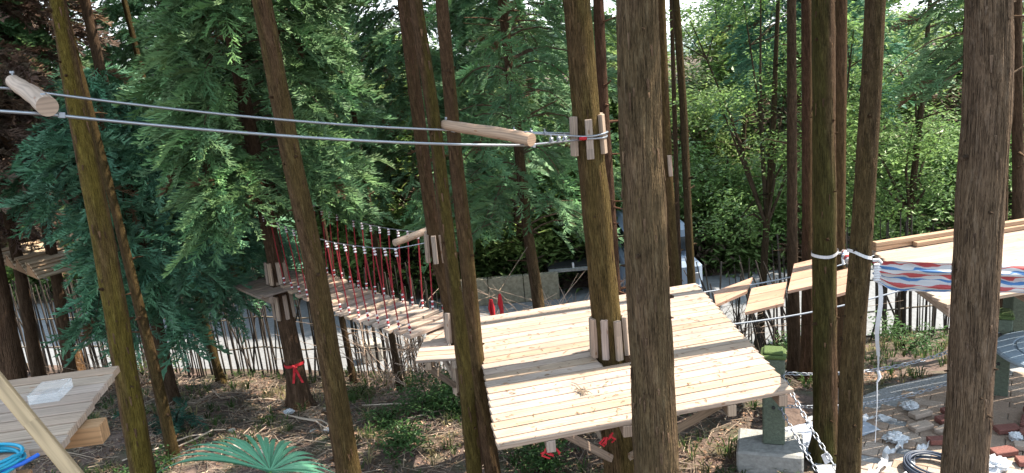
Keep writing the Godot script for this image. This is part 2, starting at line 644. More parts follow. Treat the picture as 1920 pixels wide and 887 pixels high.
# whorled drooping branches hung with sprays
func cedar_crown(tree: Node3D, pts: Array, ylo: float, yhi: float, reach: Callable, per_whorl: int, density: float, tint: Color, spread: float, canopy := false, scale_ := 1.0, sag := 0.5) -> void:
	var spots := [[], []]
	var tints := [[], []]
	var limb := Build.new()
	var y := ylo
	while y < yhi:
		for k in per_whorl:
			var yy := y + rng.randf_range(-0.15, 0.15)
			var c := along(pts, yy)
			var ang := rng.randf() * TAU
			var l: float = reach.call(yy, ang) * rng.randf_range(0.7, 1.12)
			if l < 0.15:
				continue
			var d := Vector3(cos(ang), 0, sin(ang))
			var base := Vector3(c.x, yy, c.y)
			var path := []
			for q in 6:
				var t := q / 5.0
				path.append(base + d * l * t + Vector3(0, l * (0.18 * sin(t * 2.6) - sag * t * t * 0.75), 0))
			if canopy and shades_deck(path[5] + tree.position):
				continue
			limb.tint = Color(0.6, 0.5, 0.42)
			limb.tube(path, [0.016, 0.013, 0.011, 0.009, 0.007, 0.004], 5, false)
			var n := int(l * density) + 2
			var branch_shade := rng.randf_range(0.75, 1.25)
			for q in n:
				var t := sqrt(rng.randf_range(0.06, 1.0))
				var f := t * 5.0
				var i := mini(int(f), 4)
				var p: Vector3 = path[i].lerp(path[i + 1], f - i)
				p += Vector3(rng.randfn(), rng.randfn() * 0.7, rng.randfn()) * 0.07 * scale_
				if canopy and shades_deck(p + tree.position):
					continue
				var yaw := ang + rng.randf_range(-1.15, 1.15)
				var pitch := rng.randf_range(-0.15, 0.9) * sag * 1.7
				var x := Vector3(cos(yaw) * cos(pitch), -sin(pitch), sin(yaw) * cos(pitch))
				var z := x.cross(Vector3.UP).normalized()
				z = z.rotated(x, rng.randf_range(-0.7, 0.7))
				var up := z.cross(x)
				var sc := rng.randf_range(0.65, 1.2) * scale_
				var w := rng.randi() % 2
				spots[w].append(Transform3D(Basis(x * sc, up * sc, z * sc), p))
				var g := branch_shade * rng.randf_range(1.0 - spread, 1.0 + spread)
				var col := Color(tint.r * g * rng.randf_range(0.9, 1.15), tint.g * g, tint.b * g * rng.randf_range(0.85, 1.1))
				if rng.randf() < 0.02:
					col = Color(0.13, 0.075, 0.04)
				tints[w].append(col)
		y += 0.27 * scale_
	if limb.v.size():
		var lo := part(tree, "limbs", limb, M.bark)
		lo.set_meta("kind", "stuff")
	for w in 2:
		if spots[w].size():
			many(tree, "crown", cedar_sprays[w], spots[w], tints[w])


func broad_crown(tree: Node3D, root: Vector3, clumps: Array, per: int, size: float, tint: Color, tint2: Color, kind := 0) -> void:
	var limb := Build.new()
	limb.tint = Color(0.42, 0.36, 0.30)
	var spots := []
	var tints := []
	for cl in clumps:
		var c: Vector3 = cl[0]
		var r: float = cl[1]
		var mid := root.lerp(c, 0.5) + Vector3(rng.randf_range(-0.2, 0.2), 0.25, rng.randf_range(-0.2, 0.2)) * r
		limb.tube([root, mid, c], [0.035, 0.022, 0.01], 5, false)
		for k in 3:
			var e := c + Vector3(rng.randfn(), rng.randfn() * 0.6, rng.randfn()) * r * 0.7
			limb.tube([mid.lerp(c, 0.6), mid.lerp(e, 0.7) + Vector3(0, 0.1, 0), e], [0.012, 0.008, 0.004], 4, false)
		var shade := rng.randf()
		for k in per:
			var off := Vector3(rng.randfn(), rng.randfn() * 0.6, rng.randfn())
			off = off.normalized() * minf(off.length(), 2.2) * r * 0.55
			var sc := size * rng.randf_range(0.7, 1.3)
			var b := Basis(Vector3.UP, rng.randf() * TAU) * Basis(Vector3.RIGHT, rng.randf_range(-0.5, 0.5))
			spots.append(Transform3D(b.scaled(Vector3.ONE * sc), c + off))
			var col := tint.lerp(tint2, clampf(shade + rng.randf_range(-0.35, 0.35), 0, 1)) * rng.randf_range(0.75, 1.25)
			col.a = 1.0
			tints.append(col)
	var lo := part(tree, "limbs", limb, M.bark)
	lo.set_meta("kind", "stuff")
	many(tree, "crown", leaf_clumps[kind], spots, tints)


func make_trees() -> void:
	var brown := Color(0.34, 0.235, 0.165)
	var greyb := Color(0.37, 0.28, 0.22)
	var red := Color(0.29, 0.19, 0.145)
	var dark := Color(0.29, 0.215, 0.165)
	var olive := Color(0.30, 0.265, 0.09)
	var green := Color(0.15, 0.19, 0.05)
	# [label, z, [[y, x, r] ...], tint, moss, side of the moss (radians from +x towards +z), how much, stubs, longest stub, segments]
	var rows := [
		["slim mossy cedar trunk by the low platform corner, log rung in front of it", -7.0, [[1.2, -3.97, 0.144], [2.0, -3.94, 0.117], [4.48, -3.82, 0.098], [5.67, -3.81, 0.085], [6.59, -3.77, 0.064]], brown, Color(0.42, 0.37, 0.10), 0.6, 0.95, 26, 0.07, 40],
		["brown cedar trunk with a peeling scar, crossing in front of the red rope bridge", -6.7, [[1.2, -1.77, 0.143], [1.97, -1.79, 0.118], [4.37, -1.82, 0.092], [4.91, -1.87, 0.088], [6.41, -1.92, 0.082]], brown, olive, 0.2, 0.55, 22, 0.065, 44],
		["thin olive-mossed trunk just in front of the small square deck", -6.2, [[1.2, -0.52, 0.093], [2.14, -0.53, 0.069], [3.12, -0.51, 0.067], [4.38, -0.54, 0.059], [5.22, -0.54, 0.054], [6.27, -0.59, 0.05]], brown, olive, 0.3, 0.95, 12, 0.05, 32],
		["reddish trunk that the small square deck is built around", -7.75, [[1.22, -0.55, 0.085], [2.7, -0.68, 0.074], [4.03, -0.82, 0.072], [5.36, -0.84, 0.067], [6.4, -0.85, 0.064]], red, olive, 1.0, 0.25, 8, 0.06, 28],
		["brown trunk rising along the edge of the big platform next to the small deck", -6.75, [[1.2, -0.37, 0.098], [1.8, -0.39, 0.075], [2.86, -0.44, 0.073], [4.23, -0.43, 0.067], [4.92, -0.44, 0.063], [6.29, -0.42, 0.052]], brown, olive, 0.0, 0.5, 12, 0.05, 32],
		["thin bare-branched trunk behind the far log rung, dark foliage around it", -11.0, [[0.6, 0.36, 0.116], [2.16, 0.31, 0.088], [3.17, 0.24, 0.078], [6.53, 0.15, 0.062]], dark, olive, 0.0, 0.3, 26, 0.9, 24],
		["stout trunk growing up through the big platform, battens around it", -6.62, [[1.2, 0.87, 0.172], [3.03, 0.81, 0.137], [4.16, 0.78, 0.125], [5.3, 0.73, 0.118], [6.19, 0.71, 0.11]], Color(0.30, 0.22, 0.135), olive, 0.2, 0.55, 10, 0.04, 48],
		["dark reddish trunk with many short dead twigs right behind the batten collar", -9.5, [[1.0, 1.3, 0.084], [3.43, 1.29, 0.066], [5.07, 1.27, 0.065], [6.34, 1.28, 0.064]], Color(0.29, 0.18, 0.14), dark, 0.0, 0.3, 44, 0.32, 24],
		["thickest trunk with fibrous bark, standing close in front of the big platform", -4.72, [[1.2, 0.86, 0.189], [2.89, 0.86, 0.152], [3.64, 0.86, 0.142], [4.6, 0.85, 0.135], [5.42, 0.85, 0.13], [6.05, 0.87, 0.125]], greyb, green, 0.7, 0.28, 34, 0.05, 120],
		["slender trunk with one pale batten, half hidden behind the thickest trunk", -10.0, [[0.95, 2.22, 0.106], [2.54, 2.19, 0.08], [3.23, 2.16, 0.072], [4.96, 2.13, 0.066], [6.3, 2.13, 0.063]], brown, olive, 0.5, 0.6, 8, 0.06, 24],
		["very thin dark stem between the two slender trunks behind the platform", -13.0, [[0.07, 2.93, 0.05], [2.45, 2.93, 0.042], [6.43, 2.95, 0.035]], dark, dark, 0.0, 0.2, 10, 0.25, 16],
		["slender leaning brown trunk at the far corner of the big platform", -11.0, [[0.67, 2.7, 0.082], [2.2, 2.66, 0.06], [2.95, 2.64, 0.059], [4.85, 2.62, 0.054], [6.33, 2.56, 0.052]], Color(0.25, 0.20, 0.14), olive, 0.3, 0.5, 10, 0.1, 24],
		["near-black straight trunk left of the pair tied with a white strap", -9.5, [[1.1, 3.66, 0.09], [3.22, 3.62, 0.065], [6.14, 3.61, 0.054]], Color(0.27, 0.21, 0.165), dark, 0.0, 0.4, 14, 0.25, 28],
		["reddish trunk half covered by the trunk with the white strap", -8.9, [[1.35, 3.59, 0.08], [3.36, 3.58, 0.064], [6.11, 3.55, 0.055]], red, olive, 0.0, 0.3, 8, 0.05, 28],
		["dark trunk edged with green moss, tied with a low white strap", -6.75, [[1.45, 2.91, 0.15], [1.7, 2.91, 0.115], [3.94, 2.87, 0.103], [6.02, 2.84, 0.092]], Color(0.30, 0.215, 0.155), green, 2.9, 0.7, 24, 0.06, 56],
		["narrow trunk just behind the one with the low white strap", -8.5, [[1.4, 3.80, 0.085], [3.44, 3.79, 0.064], [6.06, 3.77, 0.062]], brown, olive, 0.3, 0.3, 8, 0.06, 28],
		["leaning brown trunk that the striped tarp is tied to", -5.6, [[1.4, 2.56, 0.13], [2.2, 2.61, 0.091], [3.09, 2.61, 0.087], [4.23, 2.67, 0.078], [5.2, 2.71, 0.075], [5.95, 2.73, 0.069]], Color(0.27, 0.21, 0.145), olive, 2.4, 0.3, 24, 0.055, 48],
		["stout grey-brown trunk in front of the striped tarp, knotty bark", -4.6, [[1.4, 2.94, 0.19], [2.76, 2.94, 0.136], [3.5, 2.94, 0.134], [4.44, 2.93, 0.133], [5.24, 2.94, 0.131], [5.87, 2.91, 0.127]], Color(0.36, 0.29, 0.25), olive, 2.6, 0.12, 34, 0.05, 120],
		["dark trunk behind the far sunlit platform, its dead twigs pale", -9.6, [[1.12, 6.52, 0.085], [3.25, 6.42, 0.061], [5.92, 6.3, 0.048]], dark, dark, 0.0, 0.2, 16, 0.35, 24],
		["dark trunk beyond the far platform at the very edge of the view", -9.9, [[1.1, 6.95, 0.086], [3.37, 6.82, 0.07], [5.9, 6.62, 0.06]], dark, dark, 0.0, 0.2, 12, 0.35, 24],
		["cedar with sunlit drooping foliage and a red ribbon low on its trunk", -10.4, [[0.85, -3.36, 0.16], [1.54, -3.32, 0.14], [2.36, -3.34, 0.122], [3.71, -3.37, 0.104], [6.5, -3.45, 0.085]], Color(0.28, 0.20, 0.155), dark, 0.0, 0.2, 6, 0.1, 36],
		["thin reddish leaning trunk next to the slim mossy cedar, above the fan palm", -8.6, [[1.0, -4.42, 0.072], [2.29, -4.42, 0.066], [3.11, -4.45, 0.062], [4.16, -4.48, 0.051], [6.0, -4.56, 0.04]], Color(0.26, 0.18, 0.13), olive, 0.5, 0.5, 12, 0.2, 28],
		["large blue-green cedar with foliage sweeping low over the bamboo fence", -11.3, [[0.6, -5.65, 0.13], [1.28, -5.64, 0.105], [2.55, -5.63, 0.085], [6.5, -5.7, 0.07]], dark, dark, 0.0, 0.2, 10, 0.3, 28],
		["thick dark trunk behind the low plank platform", -11.2, [[0.8, -8.05, 0.23], [1.71, -7.97, 0.19], [3.34, -7.85, 0.155], [6.0, -7.8, 0.13]], Color(0.29, 0.205, 0.16), dark, 0.0, 0.2, 6, 0.1, 32],
		["dark slanting trunk beneath the zigzag slat walkway", -12.0, [[0.6, -8.14, 0.131], [1.38, -8.11, 0.105], [3.13, -7.99, 0.085], [6.0, -7.9, 0.07]], dark, dark, 0.0, 0.2, 6, 0.1, 24],
		["dark trunk just past the end of the zigzag slat walkway", -12.0, [[0.6, -7.62, 0.12], [1.33, -7.57, 0.097], [2.99, -7.43, 0.085], [6.0, -7.35, 0.07]], dark, dark, 0.0, 0.2, 6, 0.1, 24],
	]
	rows.append(["bare thin trunk standing in the stick fence right of the blue-green cedar", -12.6, [[0.4, -5.35, 0.075], [1.3, -5.42, 0.065], [4.0, -5.6, 0.05]], Color(0.22, 0.17, 0.10), olive, 0.4, 0.4, 6, 0.1, 20])
	rows.append(["thin dark trunk below the middle of the rope bridge", -11.3, [[0.4, -1.98, 0.06], [1.4, -2.02, 0.05], [3.6, -2.1, 0.04]], dark, olive, 0.0, 0.2, 8, 0.2, 20])
	rows.append(["thin dark trunk between the ribboned trunk and the middle of the rope bridge", -12.3, [[0.3, -2.95, 0.055], [1.4, -3.0, 0.05], [3.6, -3.1, 0.04]], dark, olive, 0.0, 0.2, 8, 0.2, 20])
	var cedar_green := Color(0.12, 0.23, 0.105)  # the common foliage green of the cedars
	var number := 0
	for r in rows:
		number += 1
		rng.seed = 100 + number
		var z: float = r[1]
		var pts := []
		for p in r[2]:
			pts.append([p[0], p[1], z, p[2]])
		pts[0][0] = minf(pts[0][0], land(pts[0][1], z) - 0.12)
		var last = pts[-1]
		var prev = pts[-2]
		var lean: float = clampf((last[1] - prev[1]) / (last[0] - prev[0]), -0.05, 0.05)
		var topy := 15.0 if last[3] > 0.045 else 9.0
		pts.append([topy, last[1] + lean * (topy - last[0]), z, maxf(0.025, last[3] * 0.45)])
		var b := Vector3(pts[0][1], pts[0][0], z)
		var t := thing("cedar_tree", r[0], "tree", b, "cedar trunks in the wood")
		for p in pts:
			p[0] -= b.y; p[1] -= b.x; p[2] -= b.z
		var near: bool = z > -8.0
		stem(t, pts, r[9], 0.022 if z > -5.0 else (0.045 if near else 0.12), r[3], r[4], r[5], r[6], number)
		stubs(t, pts, r[7], 0.3, 6.5, r[8], Color(r[3]) * (1.25 if r[8] < 0.2 else 2.2))
		var zero := -b.y
		if near:
			var fl := Build.new()
			for q in 160 if z > -5.0 else 70:
				var y := rng.randf_range(0.4, 5.4)
				var c := along(pts, y)
				var ang := rng.randf() * TAU
				var d := Vector3(cos(ang), 0, sin(ang))
				var l := rng.randf_range(0.03, 0.11)
				var w := rng.randf_range(0.004, 0.011)
				var s := Vector3(-d.z, rng.randf_range(-0.2, 0.2), d.x) * w
				var base := Vector3(c.x, y, c.y) + d * (c.z * 1.03)
				var lift := d * rng.randf_range(0.003, 0.011)
				fl.tint = (Color(r[3]) * rng.randf_range(0.8, 1.5))
				var u0 := Vector2(rng.randf(), rng.randf())
				var tip := base - Vector3(0, l, 0) + lift
				fl.face([base - s, base + s, tip + s * 0.4, tip - s * 0.6], d, [u0, u0 + Vector2(0.02, 0), u0 + Vector2(0.02, 0.05), u0 + Vector2(0, 0.05)])
				fl.face([base - s - d * 0.006, base + s - d * 0.006, tip + s * 0.4 - d * 0.004, tip - s * 0.6 - d * 0.004], -d)
			var fo := part(t, "bark_flakes", fl, M.bark)
			fo.set_meta("kind", "stuff")
		if number == 21:
			cedar_crown(t, pts, zero + 4.2, zero + 11.0, func(y: float, a: float) -> float: return (1.45 - 0.11 * (y - zero - 4.2)) * (1.0 + 0.12 * cos(a)), 7, 18.0, Color(0.135, 0.25, 0.11), 0.4, false, 1.1)
		elif number == 23:
			cedar_crown(t, pts, zero + 2.7, zero + 6.0, func(y: float, a: float) -> float: return minf(1.8, 1.15 + 0.55 * (y - zero - 2.5)) * (0.3 if cos(a) < -0.2 and y - zero < 4.5 else 1.0) * (1.0 - 0.8 * smoothstep(4.4, 6.0, y - zero)) + 0.35 * maxf(0.0, cos(a - 0.3)) * clampf(4.6 - y + zero, 0, 1), 9, 18.0, Color(0.105, 0.24, 0.145), 0.35, false, 1.1)
		elif number == 6:
			cedar_crown(t, pts, zero + 3.3, zero + 7.6, func(_y: float, _a: float) -> float: return 1.3, 4, 6.0, Color(0.12, 0.23, 0.105), 0.3)
		elif number == 25:
			cedar_crown(t, pts, zero + 5.8, zero + 10.0, func(_y: float, _a: float) -> float: return 1.2, 6, 18.0, Color(0.12, 0.23, 0.105), 0.35)
		elif number == 24:
			cedar_crown(t, pts, zero + 5.0, zero + 10.0, func(_y: float, _a: float) -> float: return 1.6, 6, 18.0, Color(0.12, 0.08, 0.06), 0.3)
		elif number == 19 or number == 20:
			cedar_crown(t, pts, zero + 5.0, zero + 10.0, func(_y: float, _a: float) -> float: return 1.3, 4, 9.0, cedar_green, 0.3, true)
		elif topy > 10.0:
			cedar_crown(t, pts, zero + 11.0, zero + 14.8, func(y: float, _a: float) -> float: return 2.7 - 0.45 * (y - zero - 11.0), 6, 7.0, cedar_green, 0.3, true, 2.0, 0.4)
	# cedars with crowns in view further back
	var back := [
		["dark cedar between the two big foliage masses, its top out of sight", -14.5, -5.6, 3.6, 1.7, Color(0.12, 0.23, 0.105), 14.0],
		["pale green sunlit cedar high behind the left cables", -15.5, -8.6, 4.0, 1.8, Color(0.12, 0.23, 0.105), 14.0],
		["dark drooping cedar behind the slim pair of mossed trunks", -13.6, -2.1, 3.1, 1.35, Color(0.12, 0.23, 0.105), 9.0],
		["tall shadowy cedar behind the far log rung, boughs wide apart", -15.6, 0.2, 3.0, 1.7, Color(0.12, 0.23, 0.105), 7.0],
		["blue-black cedar behind the leaning brown trunk on the terrace side", -14.0, 7.2, 4.6, 1.5, Color(0.105, 0.24, 0.145), 14.0],
		["cedar with dusty brown foliage by the far edge of the wood", -12.8, -9.6, 3.6, 1.5, Color(0.15, 0.10, 0.08), 16.0],
	]
	for k in back.size():
		var r = back[k]
		rng.seed = 400 + k
		var x: float = r[2]
		var z: float = r[1]
		# beyond the verge they stand on the far bank or the near one, never on the road
		if z < fence_z(x) - 0.7 and z > fence_z(x) - 5.9:
			z = fence_z(x) - 6.3
		var g := land(x, z)
		var t := thing("cedar_tree", r[0], "tree", Vector3(x, g - 0.1, z), "cedars with crowns in view")
		var pts := [[0.0, 0.0, 0.0, 0.17], [4.0, 0.1, 0.0, 0.12], [12.5, 0.15, 0.0, 0.03]]
		stem(t, pts, 20, 0.25, dark, dark, 0.0, 0.2, 60 + k)
		var lo: float = r[3] - g
		var wide: float = r[4] * (1.0 if z > -16.0 else 1.25)
		cedar_crown(t, pts, maxf(0.8, lo), 11.5, func(y: float, _a: float) -> float: return wide * clampf(1.15 - 0.09 * (y - lo), 0.1, 1.1), 6, r[6], r[5], 0.3, false, 1.15)
	# broadleaved trees on the sunny side
	var broad := [
		["dark-stemmed broadleaf tree with thin light green leaves behind the stepping boards", -14.0 + 0.35, 4.42, 0.62, [[4.1, 2.6], [4.9, 4.0], [3.7, 4.8], [5.3, 5.6], [4.4, 6.4], [3.4, 6.2], [5.7, 4.6], [4.6, 7.4]], 0.62, 55],
		["leafy tree with a forked pale stem between the tarp trunk and the stout trunk", -13.4, 7.0, 0.62, [[6.6, 2.4], [7.4, 3.0], [7.0, 3.8], [6.4, 4.4], [7.9, 3.9], [7.3, 5.0], [6.2, 3.2]], 0.6, 60],
		["light green sapling behind the near-black trunk", -12.9, 5.3, 0.5, [[5.2, 3.2], [5.8, 4.1], [5.0, 5.0], [5.7, 5.8], [6.2, 5.0]], 0.55, 55],
	]
	for k in broad.size():
		var r = broad[k]
		rng.seed = 500 + k
		var x: float = r[2]
		var z: float = r[1]
		if z < fence_z(x) - 0.7:
			z = fence_z(x) - 0.6
		var g := land(x, z)
		var t := thing("broadleaf_tree", r[0], "tree", Vector3(x, g - 0.1, z))
		var pts := [[0.0, 0.0, 0.0, 0.075], [2.0, 0.12, 0.0, 0.06], [4.2, 0.28, 0.0, 0.05], [7.5, 0.42, 0.0, 0.02]]
		stem(t, pts, 16, 0.15, Color(0.24, 0.20, 0.16), olive, 0.0, 0.2, 80 + k)
		stubs(t, pts, 8, 1.0, 6.0, 0.5, Color(0.14, 0.11, 0.09))
		var clumps := []
		for c in r[4]:
			clumps.append([Vector3(c[0] - x, c[1] - g, rng.randf_range(-0.8, 0.8)), r[5]])
		broad_crown(t, Vector3(0.15, 2.4, 0), clumps, r[6], 1.0, Color(0.13, 0.24, 0.07), Color(0.23, 0.36, 0.11))
	# far side of the road
	var looks := ["wide-crowned", "low", "round-topped", "spreading", "narrow", "bushy", "ragged", "leaning", "pale", "twin-topped", "squat", "feathery"]
	var greens := ["yellow-green", "bright green", "mid green", "pale green"]
	var k := 0
	for row in [[-19.6, 2.0, 2.6], [-22.5, 2.3, 3.2], [-26.0, 2.6, 3.8], [-30.5, 3.2, 4.6]]:
		var x := -15.0 - rng.randf()
		while x < 18.0:
			rng.seed = 600 + k
			var z: float = row[0] + rng.randf_range(-1.0, 1.0) + fence_z(x) + 12.6
			var g := land(x, z)
			var seen: String = "above the fence sticks" if x < -3 else ("beyond the big platform" if x < 4 else "beyond the stepping boards")
			var far: String = ["at the roadside", "a little way up the slope", "high up the slope", "at the top of the slope"][k_row(row[0])]
			var t := thing("broadleaf_tree", "%s %s sunlit tree %s, %s" % [looks[k % 12], greens[(k / 3) % 4], far, seen], "tree", Vector3(x, g - 0.1, z), "leafy trees across the road")
			var h := rng.randf_range(row[1], row[2])
			var pts := [[0.0, 0.0, 0.0, 0.10], [h * 0.5, 0.1, 0.0, 0.07], [h, 0.2, 0.0, 0.025]]
			stem(t, pts, 10, 0.5, Color(0.24, 0.20, 0.16), olive, 0.0, 0.2, 120 + k)
			var clumps := []
			for q in 9:
				var a := rng.randf() * TAU
				var w := rng.randf_range(0.3, 1.0) * 1.5
				clumps.append([Vector3(cos(a) * w, h * rng.randf_range(0.15, 1.05), sin(a) * w), 0.85])
			var warm: float = [1.0, 0.7, 0.4, 0.8][(k / 3) % 4]
			broad_crown(t, Vector3(0.1, h * 0.4, 0), clumps, 42, 1.3, Color(0.13, 0.24, 0.07), Color(0.19 + 0.09 * warm, 0.35, 0.11), 1 + k % 2)
			x += rng.randf_range(3.0, 4.8)
			k += 1


func k_row(z: float) -> int:
	return 0 if z > -20.0 else (1 if z > -24.0 else (2 if z > -28.0 else 3))


# ---------------------------------------------------------------- planked things
func plank(parent: Node, a: Vector3, b: Vector3, w: float, t: float, lo := 0.8, hi := 1.1, called := "plank") -> void:
	var m := Build.new()
	m.tint = grey(lo, hi)
	m.bar(a, b, w, t, Vector3.UP, 0.004, Vector2(rng.randf() * 3.0, rng.randf() * 0.4))
	part(parent, called, m, pine())


func battens(parent: Node, c: Vector3, r: float, lo: float, hi: float, count: int, turn := 0.0, w := 0.06, t := 0.042) -> void:
	for k in count:
		var a := turn + TAU * k / count
		var d := Vector3(cos(a), 0, sin(a))
		var j := rng.randf_range(-0.02, 0.02)
		var p := c + d * (r + t * 0.5)
		var m := Build.new()
		m.tint = grey(0.78, 0.98)
		m.bar(p + Vector3(0, lo + j, 0) + d * 0.008, p + Vector3(0, hi + j, 0) - d * 0.002, w, t, d, 0.004, Vector2(rng.randf() * 3, rng.randf() * 0.4))
		part(parent, "batten", m, pine())


func make_big_platform() -> void:
	rng.seed = 21
	var l0 := Vector3(-0.25, 3.0, -5.08)
	var l1 := Vector3(-0.49, 3.0, -7.97)
	var r0 := Vector3(2.14, 3.0, -5.59)
	var r1 := Vector3(2.11, 3.0, -8.53)
	var t := thing("plank_platform", "big square platform of pale new planks around a stout trunk", "platform", Vector3(0.9, 3.0, -6.8))
	var o := t.position
	var hub := Vector3(0.82, 3.0, -6.62)
	for k in 22:
		var f := (k + 0.5) / 22.0
		var jit := rng.randf_range(-0.006, 0.006)
		var a := l0.lerp(l1, f) + Vector3(jit, -0.018, 0)
		var b := r0.lerp(r1, f) + Vector3(rng.randf_range(-0.006, 0.006), -0.018, 0)
		var lift := rng.randf_range(-0.0015, 0.0015)
		a.y += lift; b.y += lift
		var d := (b - a).normalized()
		var s := (hub - a).dot(d)
		var off := absf((hub - a).cross(d).y)
		var w := 0.1165
		if off < 0.19:
			var half := 0.155
			plank(t, a - o, a + d * (s - half) - o, w, 0.036)
			plank(t, a + d * (s + half) - o, b - o, w, 0.036)
		else:
			plank(t, a - o, b - o, w, 0.036)
	for k in 4:
		var f: float = [0.17, 0.42, 0.78, 0.965][k]
		var a := l0.lerp(r0, f) + Vector3(0, -0.086, -0.0)
		var b := l1.lerp(r1, f) + Vector3(0, -0.086, 0.03)
		var m := Build.new()
		m.tint = grey(0.8, 0.95)
		m.bar(a - o, b - o, 0.07, 0.095, Vector3.UP, 0.004, Vector2(rng.randf(), rng.randf()))
		part(t, "joist", m, pine())
	for k in 2:
		var z: float = [-6.36, -6.88][k]
		var m := Build.new()
		m.tint = grey(0.8, 0.95)
		m.bar(Vector3(-0.2, 2.80, z + 0.22) - o, Vector3(2.0, 2.80, z - 0.24) - o, 0.07, 0.11, Vector3.UP, 0.004)
		part(t, "beam", m, pine())
	for s in [[-0.75, 0.9], [0.75, 0.9], [0.65, -0.9], [-0.65, -0.9]]:
		var m := Build.new()
		m.tint = grey(0.75, 0.9)
		m.bar(Vector3(0.84 + s[0] * 0.12, 2.0, -6.62 + s[1] * 0.14) - o, Vector3(0.84 + s[0], 2.86, -6.62 + s[1]) - o, 0.07, 0.05, Vector3(s[1], 0, -s[0]), 0.004)
		part(t, "brace", m, pine())
	battens(t, Vector3(0.815, 0.0, -6.62) - Vector3(o.x, 0, o.z), 0.136, 0.002, 0.38, 8, 0.35)
	# red webbing wound round the joists
	for k in 2:
		var m := Build.new()
		var c: Vector3 = [Vector3(0.62, 2.86, -5.34), Vector3(0.16, 2.86, -5.24)][k]
		for q in 5:
			var p := c + Vector3(rng.randf_range(-0.05, 0.05), rng.randf_range(-0.02, 0.03), rng.randf_range(-0.02, 0.02))
			m.tube([p, p + Vector3(rng.randf_range(-0.05, 0.05), -0.03, 0.02), p + Vector3(rng.randf_range(-0.06, 0.06), rng.randf_range(-0.09, -0.02), 0.01)], [0.008, 0.011, 0.007], 6)
		tag(part(self, "red_strap", m, M.red), ["red strap knotted under the front edge of the big platform beside the thickest trunk", "red strap wound on a joist under the front edge, nearer the thin trunks"][k], "strap", "red straps under the big platform")
	var ndl := Build.new()
	ndl.tube([Vector3(-0.012, 0.0015, 0), Vector3(0.0, 0.004, 0.003), Vector3(0.014, 0.0015, 0.001)], [0.0012, 0.0016, 0.0008], 4, false)
	var nsp := []
	var nti := []
	for k in 420:
		var fu := rng.randf()
		var fv := rng.randf()
		var p := l0.lerp(r0, fu).lerp(l1.lerp(r1, fu), fv)
		nsp.append(Transform3D(Basis(Vector3.UP, rng.randf() * TAU).scaled(Vector3.ONE * rng.randf_range(0.6, 2.2)), p + Vector3(0, 0.002, 0)))
		nti.append(Color(0.22, 0.13, 0.07) * rng.randf_range(0.5, 1.3))
	tag(many(self, "fallen_needles", ndl.mesh(M.dry), nsp, nti), "dry brown needles strewn over the big platform", "needles", "", "stuff")
	# a dead cedar twig on the planks
	var tw := Build.new()
	for k in 14:
		var a := rng.randf() * TAU
		var p := Vector3(0.48, 3.012, -5.87)
		var e := p + Vector3(cos(a), 0.0, sin(a)) * rng.randf_range(0.03, 0.1)
		tw.tube([p + Vector3(rng.randf_range(-0.05, 0.05), 0.004, 0), p.lerp(e, 0.6) + Vector3(0, 0.012, 0), e], [0.004, 0.004, 0.002], 5)
	tw.tube([Vector3(0.48, 3.012, -5.87), Vector3(0.44, 3.02, -6.0), Vector3(0.40, 3.012, -6.06)], [0.004, 0.003, 0.002], 5)
	tag(part(self, "dead_twig", tw, M.twig), "small dry brown twig lying on the big platform", "twig")


func make_small_deck() -> void:
	rng.seed = 22
	var t := thing("small_deck", "small plank deck on a reddish trunk between rope bridge and big platform", "platform", Vector3(-0.78, 2.85, -7.75))
	var o := t.position
	var a0 := Vector3(-1.1, 2.85, -7.25)
	var a1 := Vector3(-1.02, 2.85, -8.33)
	var b0 := Vector3(-0.36, 2.85, -7.21)
	var b1 := Vector3(-0.42, 2.85, -8.29)
	var hub := Vector3(-0.70, 2.85, -7.75)
	for k in 9:
		var f := (k + 0.5) / 9.0
		var a := a0.lerp(a1, f) - o + Vector3(rng.randf_range(-0.008, 0.008), -0.016, 0)
		var b := b0.lerp(b1, f) - o + Vector3(rng.randf_range(-0.008, 0.008), -0.016, 0)
		if absf((a + o).z - hub.z) < 0.11:
			plank(t, a, Vector3(hub.x - o.x - 0.085, a.y, a.z), 0.106, 0.032)
			plank(t, Vector3(hub.x - o.x + 0.085, b.y, b.z), b, 0.106, 0.032)
		else:
			plank(t, a, b, 0.106, 0.032)
	for f in [0.18, 0.55, 0.88]:
		var m := Build.new()
		m.tint = grey(0.8, 0.95)
		m.bar(a0.lerp(b0, f) - o + Vector3(0, -0.078, -0.01), a1.lerp(b1, f) - o + Vector3(0, -0.078, 0.02), 0.06, 0.085)
		part(t, "joist", m, pine())
	for s in [[-0.30, 0.40], [0.28, 0.40], [-0.3, -0.4]]:
		var m := Build.new()
		m.tint = grey(0.7, 0.85)
		m.bar(Vector3(hub.x + s[0] * 0.2, 2.35, hub.z + s[1] * 0.2) - o, Vector3(hub.x + s[0], 2.73, hub.z + s[1]) - o, 0.055, 0.045, Vector3(s[1], 0, -s[0]))
		part(t, "brace", m, pine())
	battens(t, Vector3(hub.x - o.x, 0, hub.z - o.z), 0.072, 0.0, 0.34, 6, 0.2, 0.055, 0.04)
	battens(t, Vector3(hub.x - o.x + 0.02, 0, hub.z - o.z), 0.075, -0.62, -0.2, 6, 0.2, 0.05, 0.035)


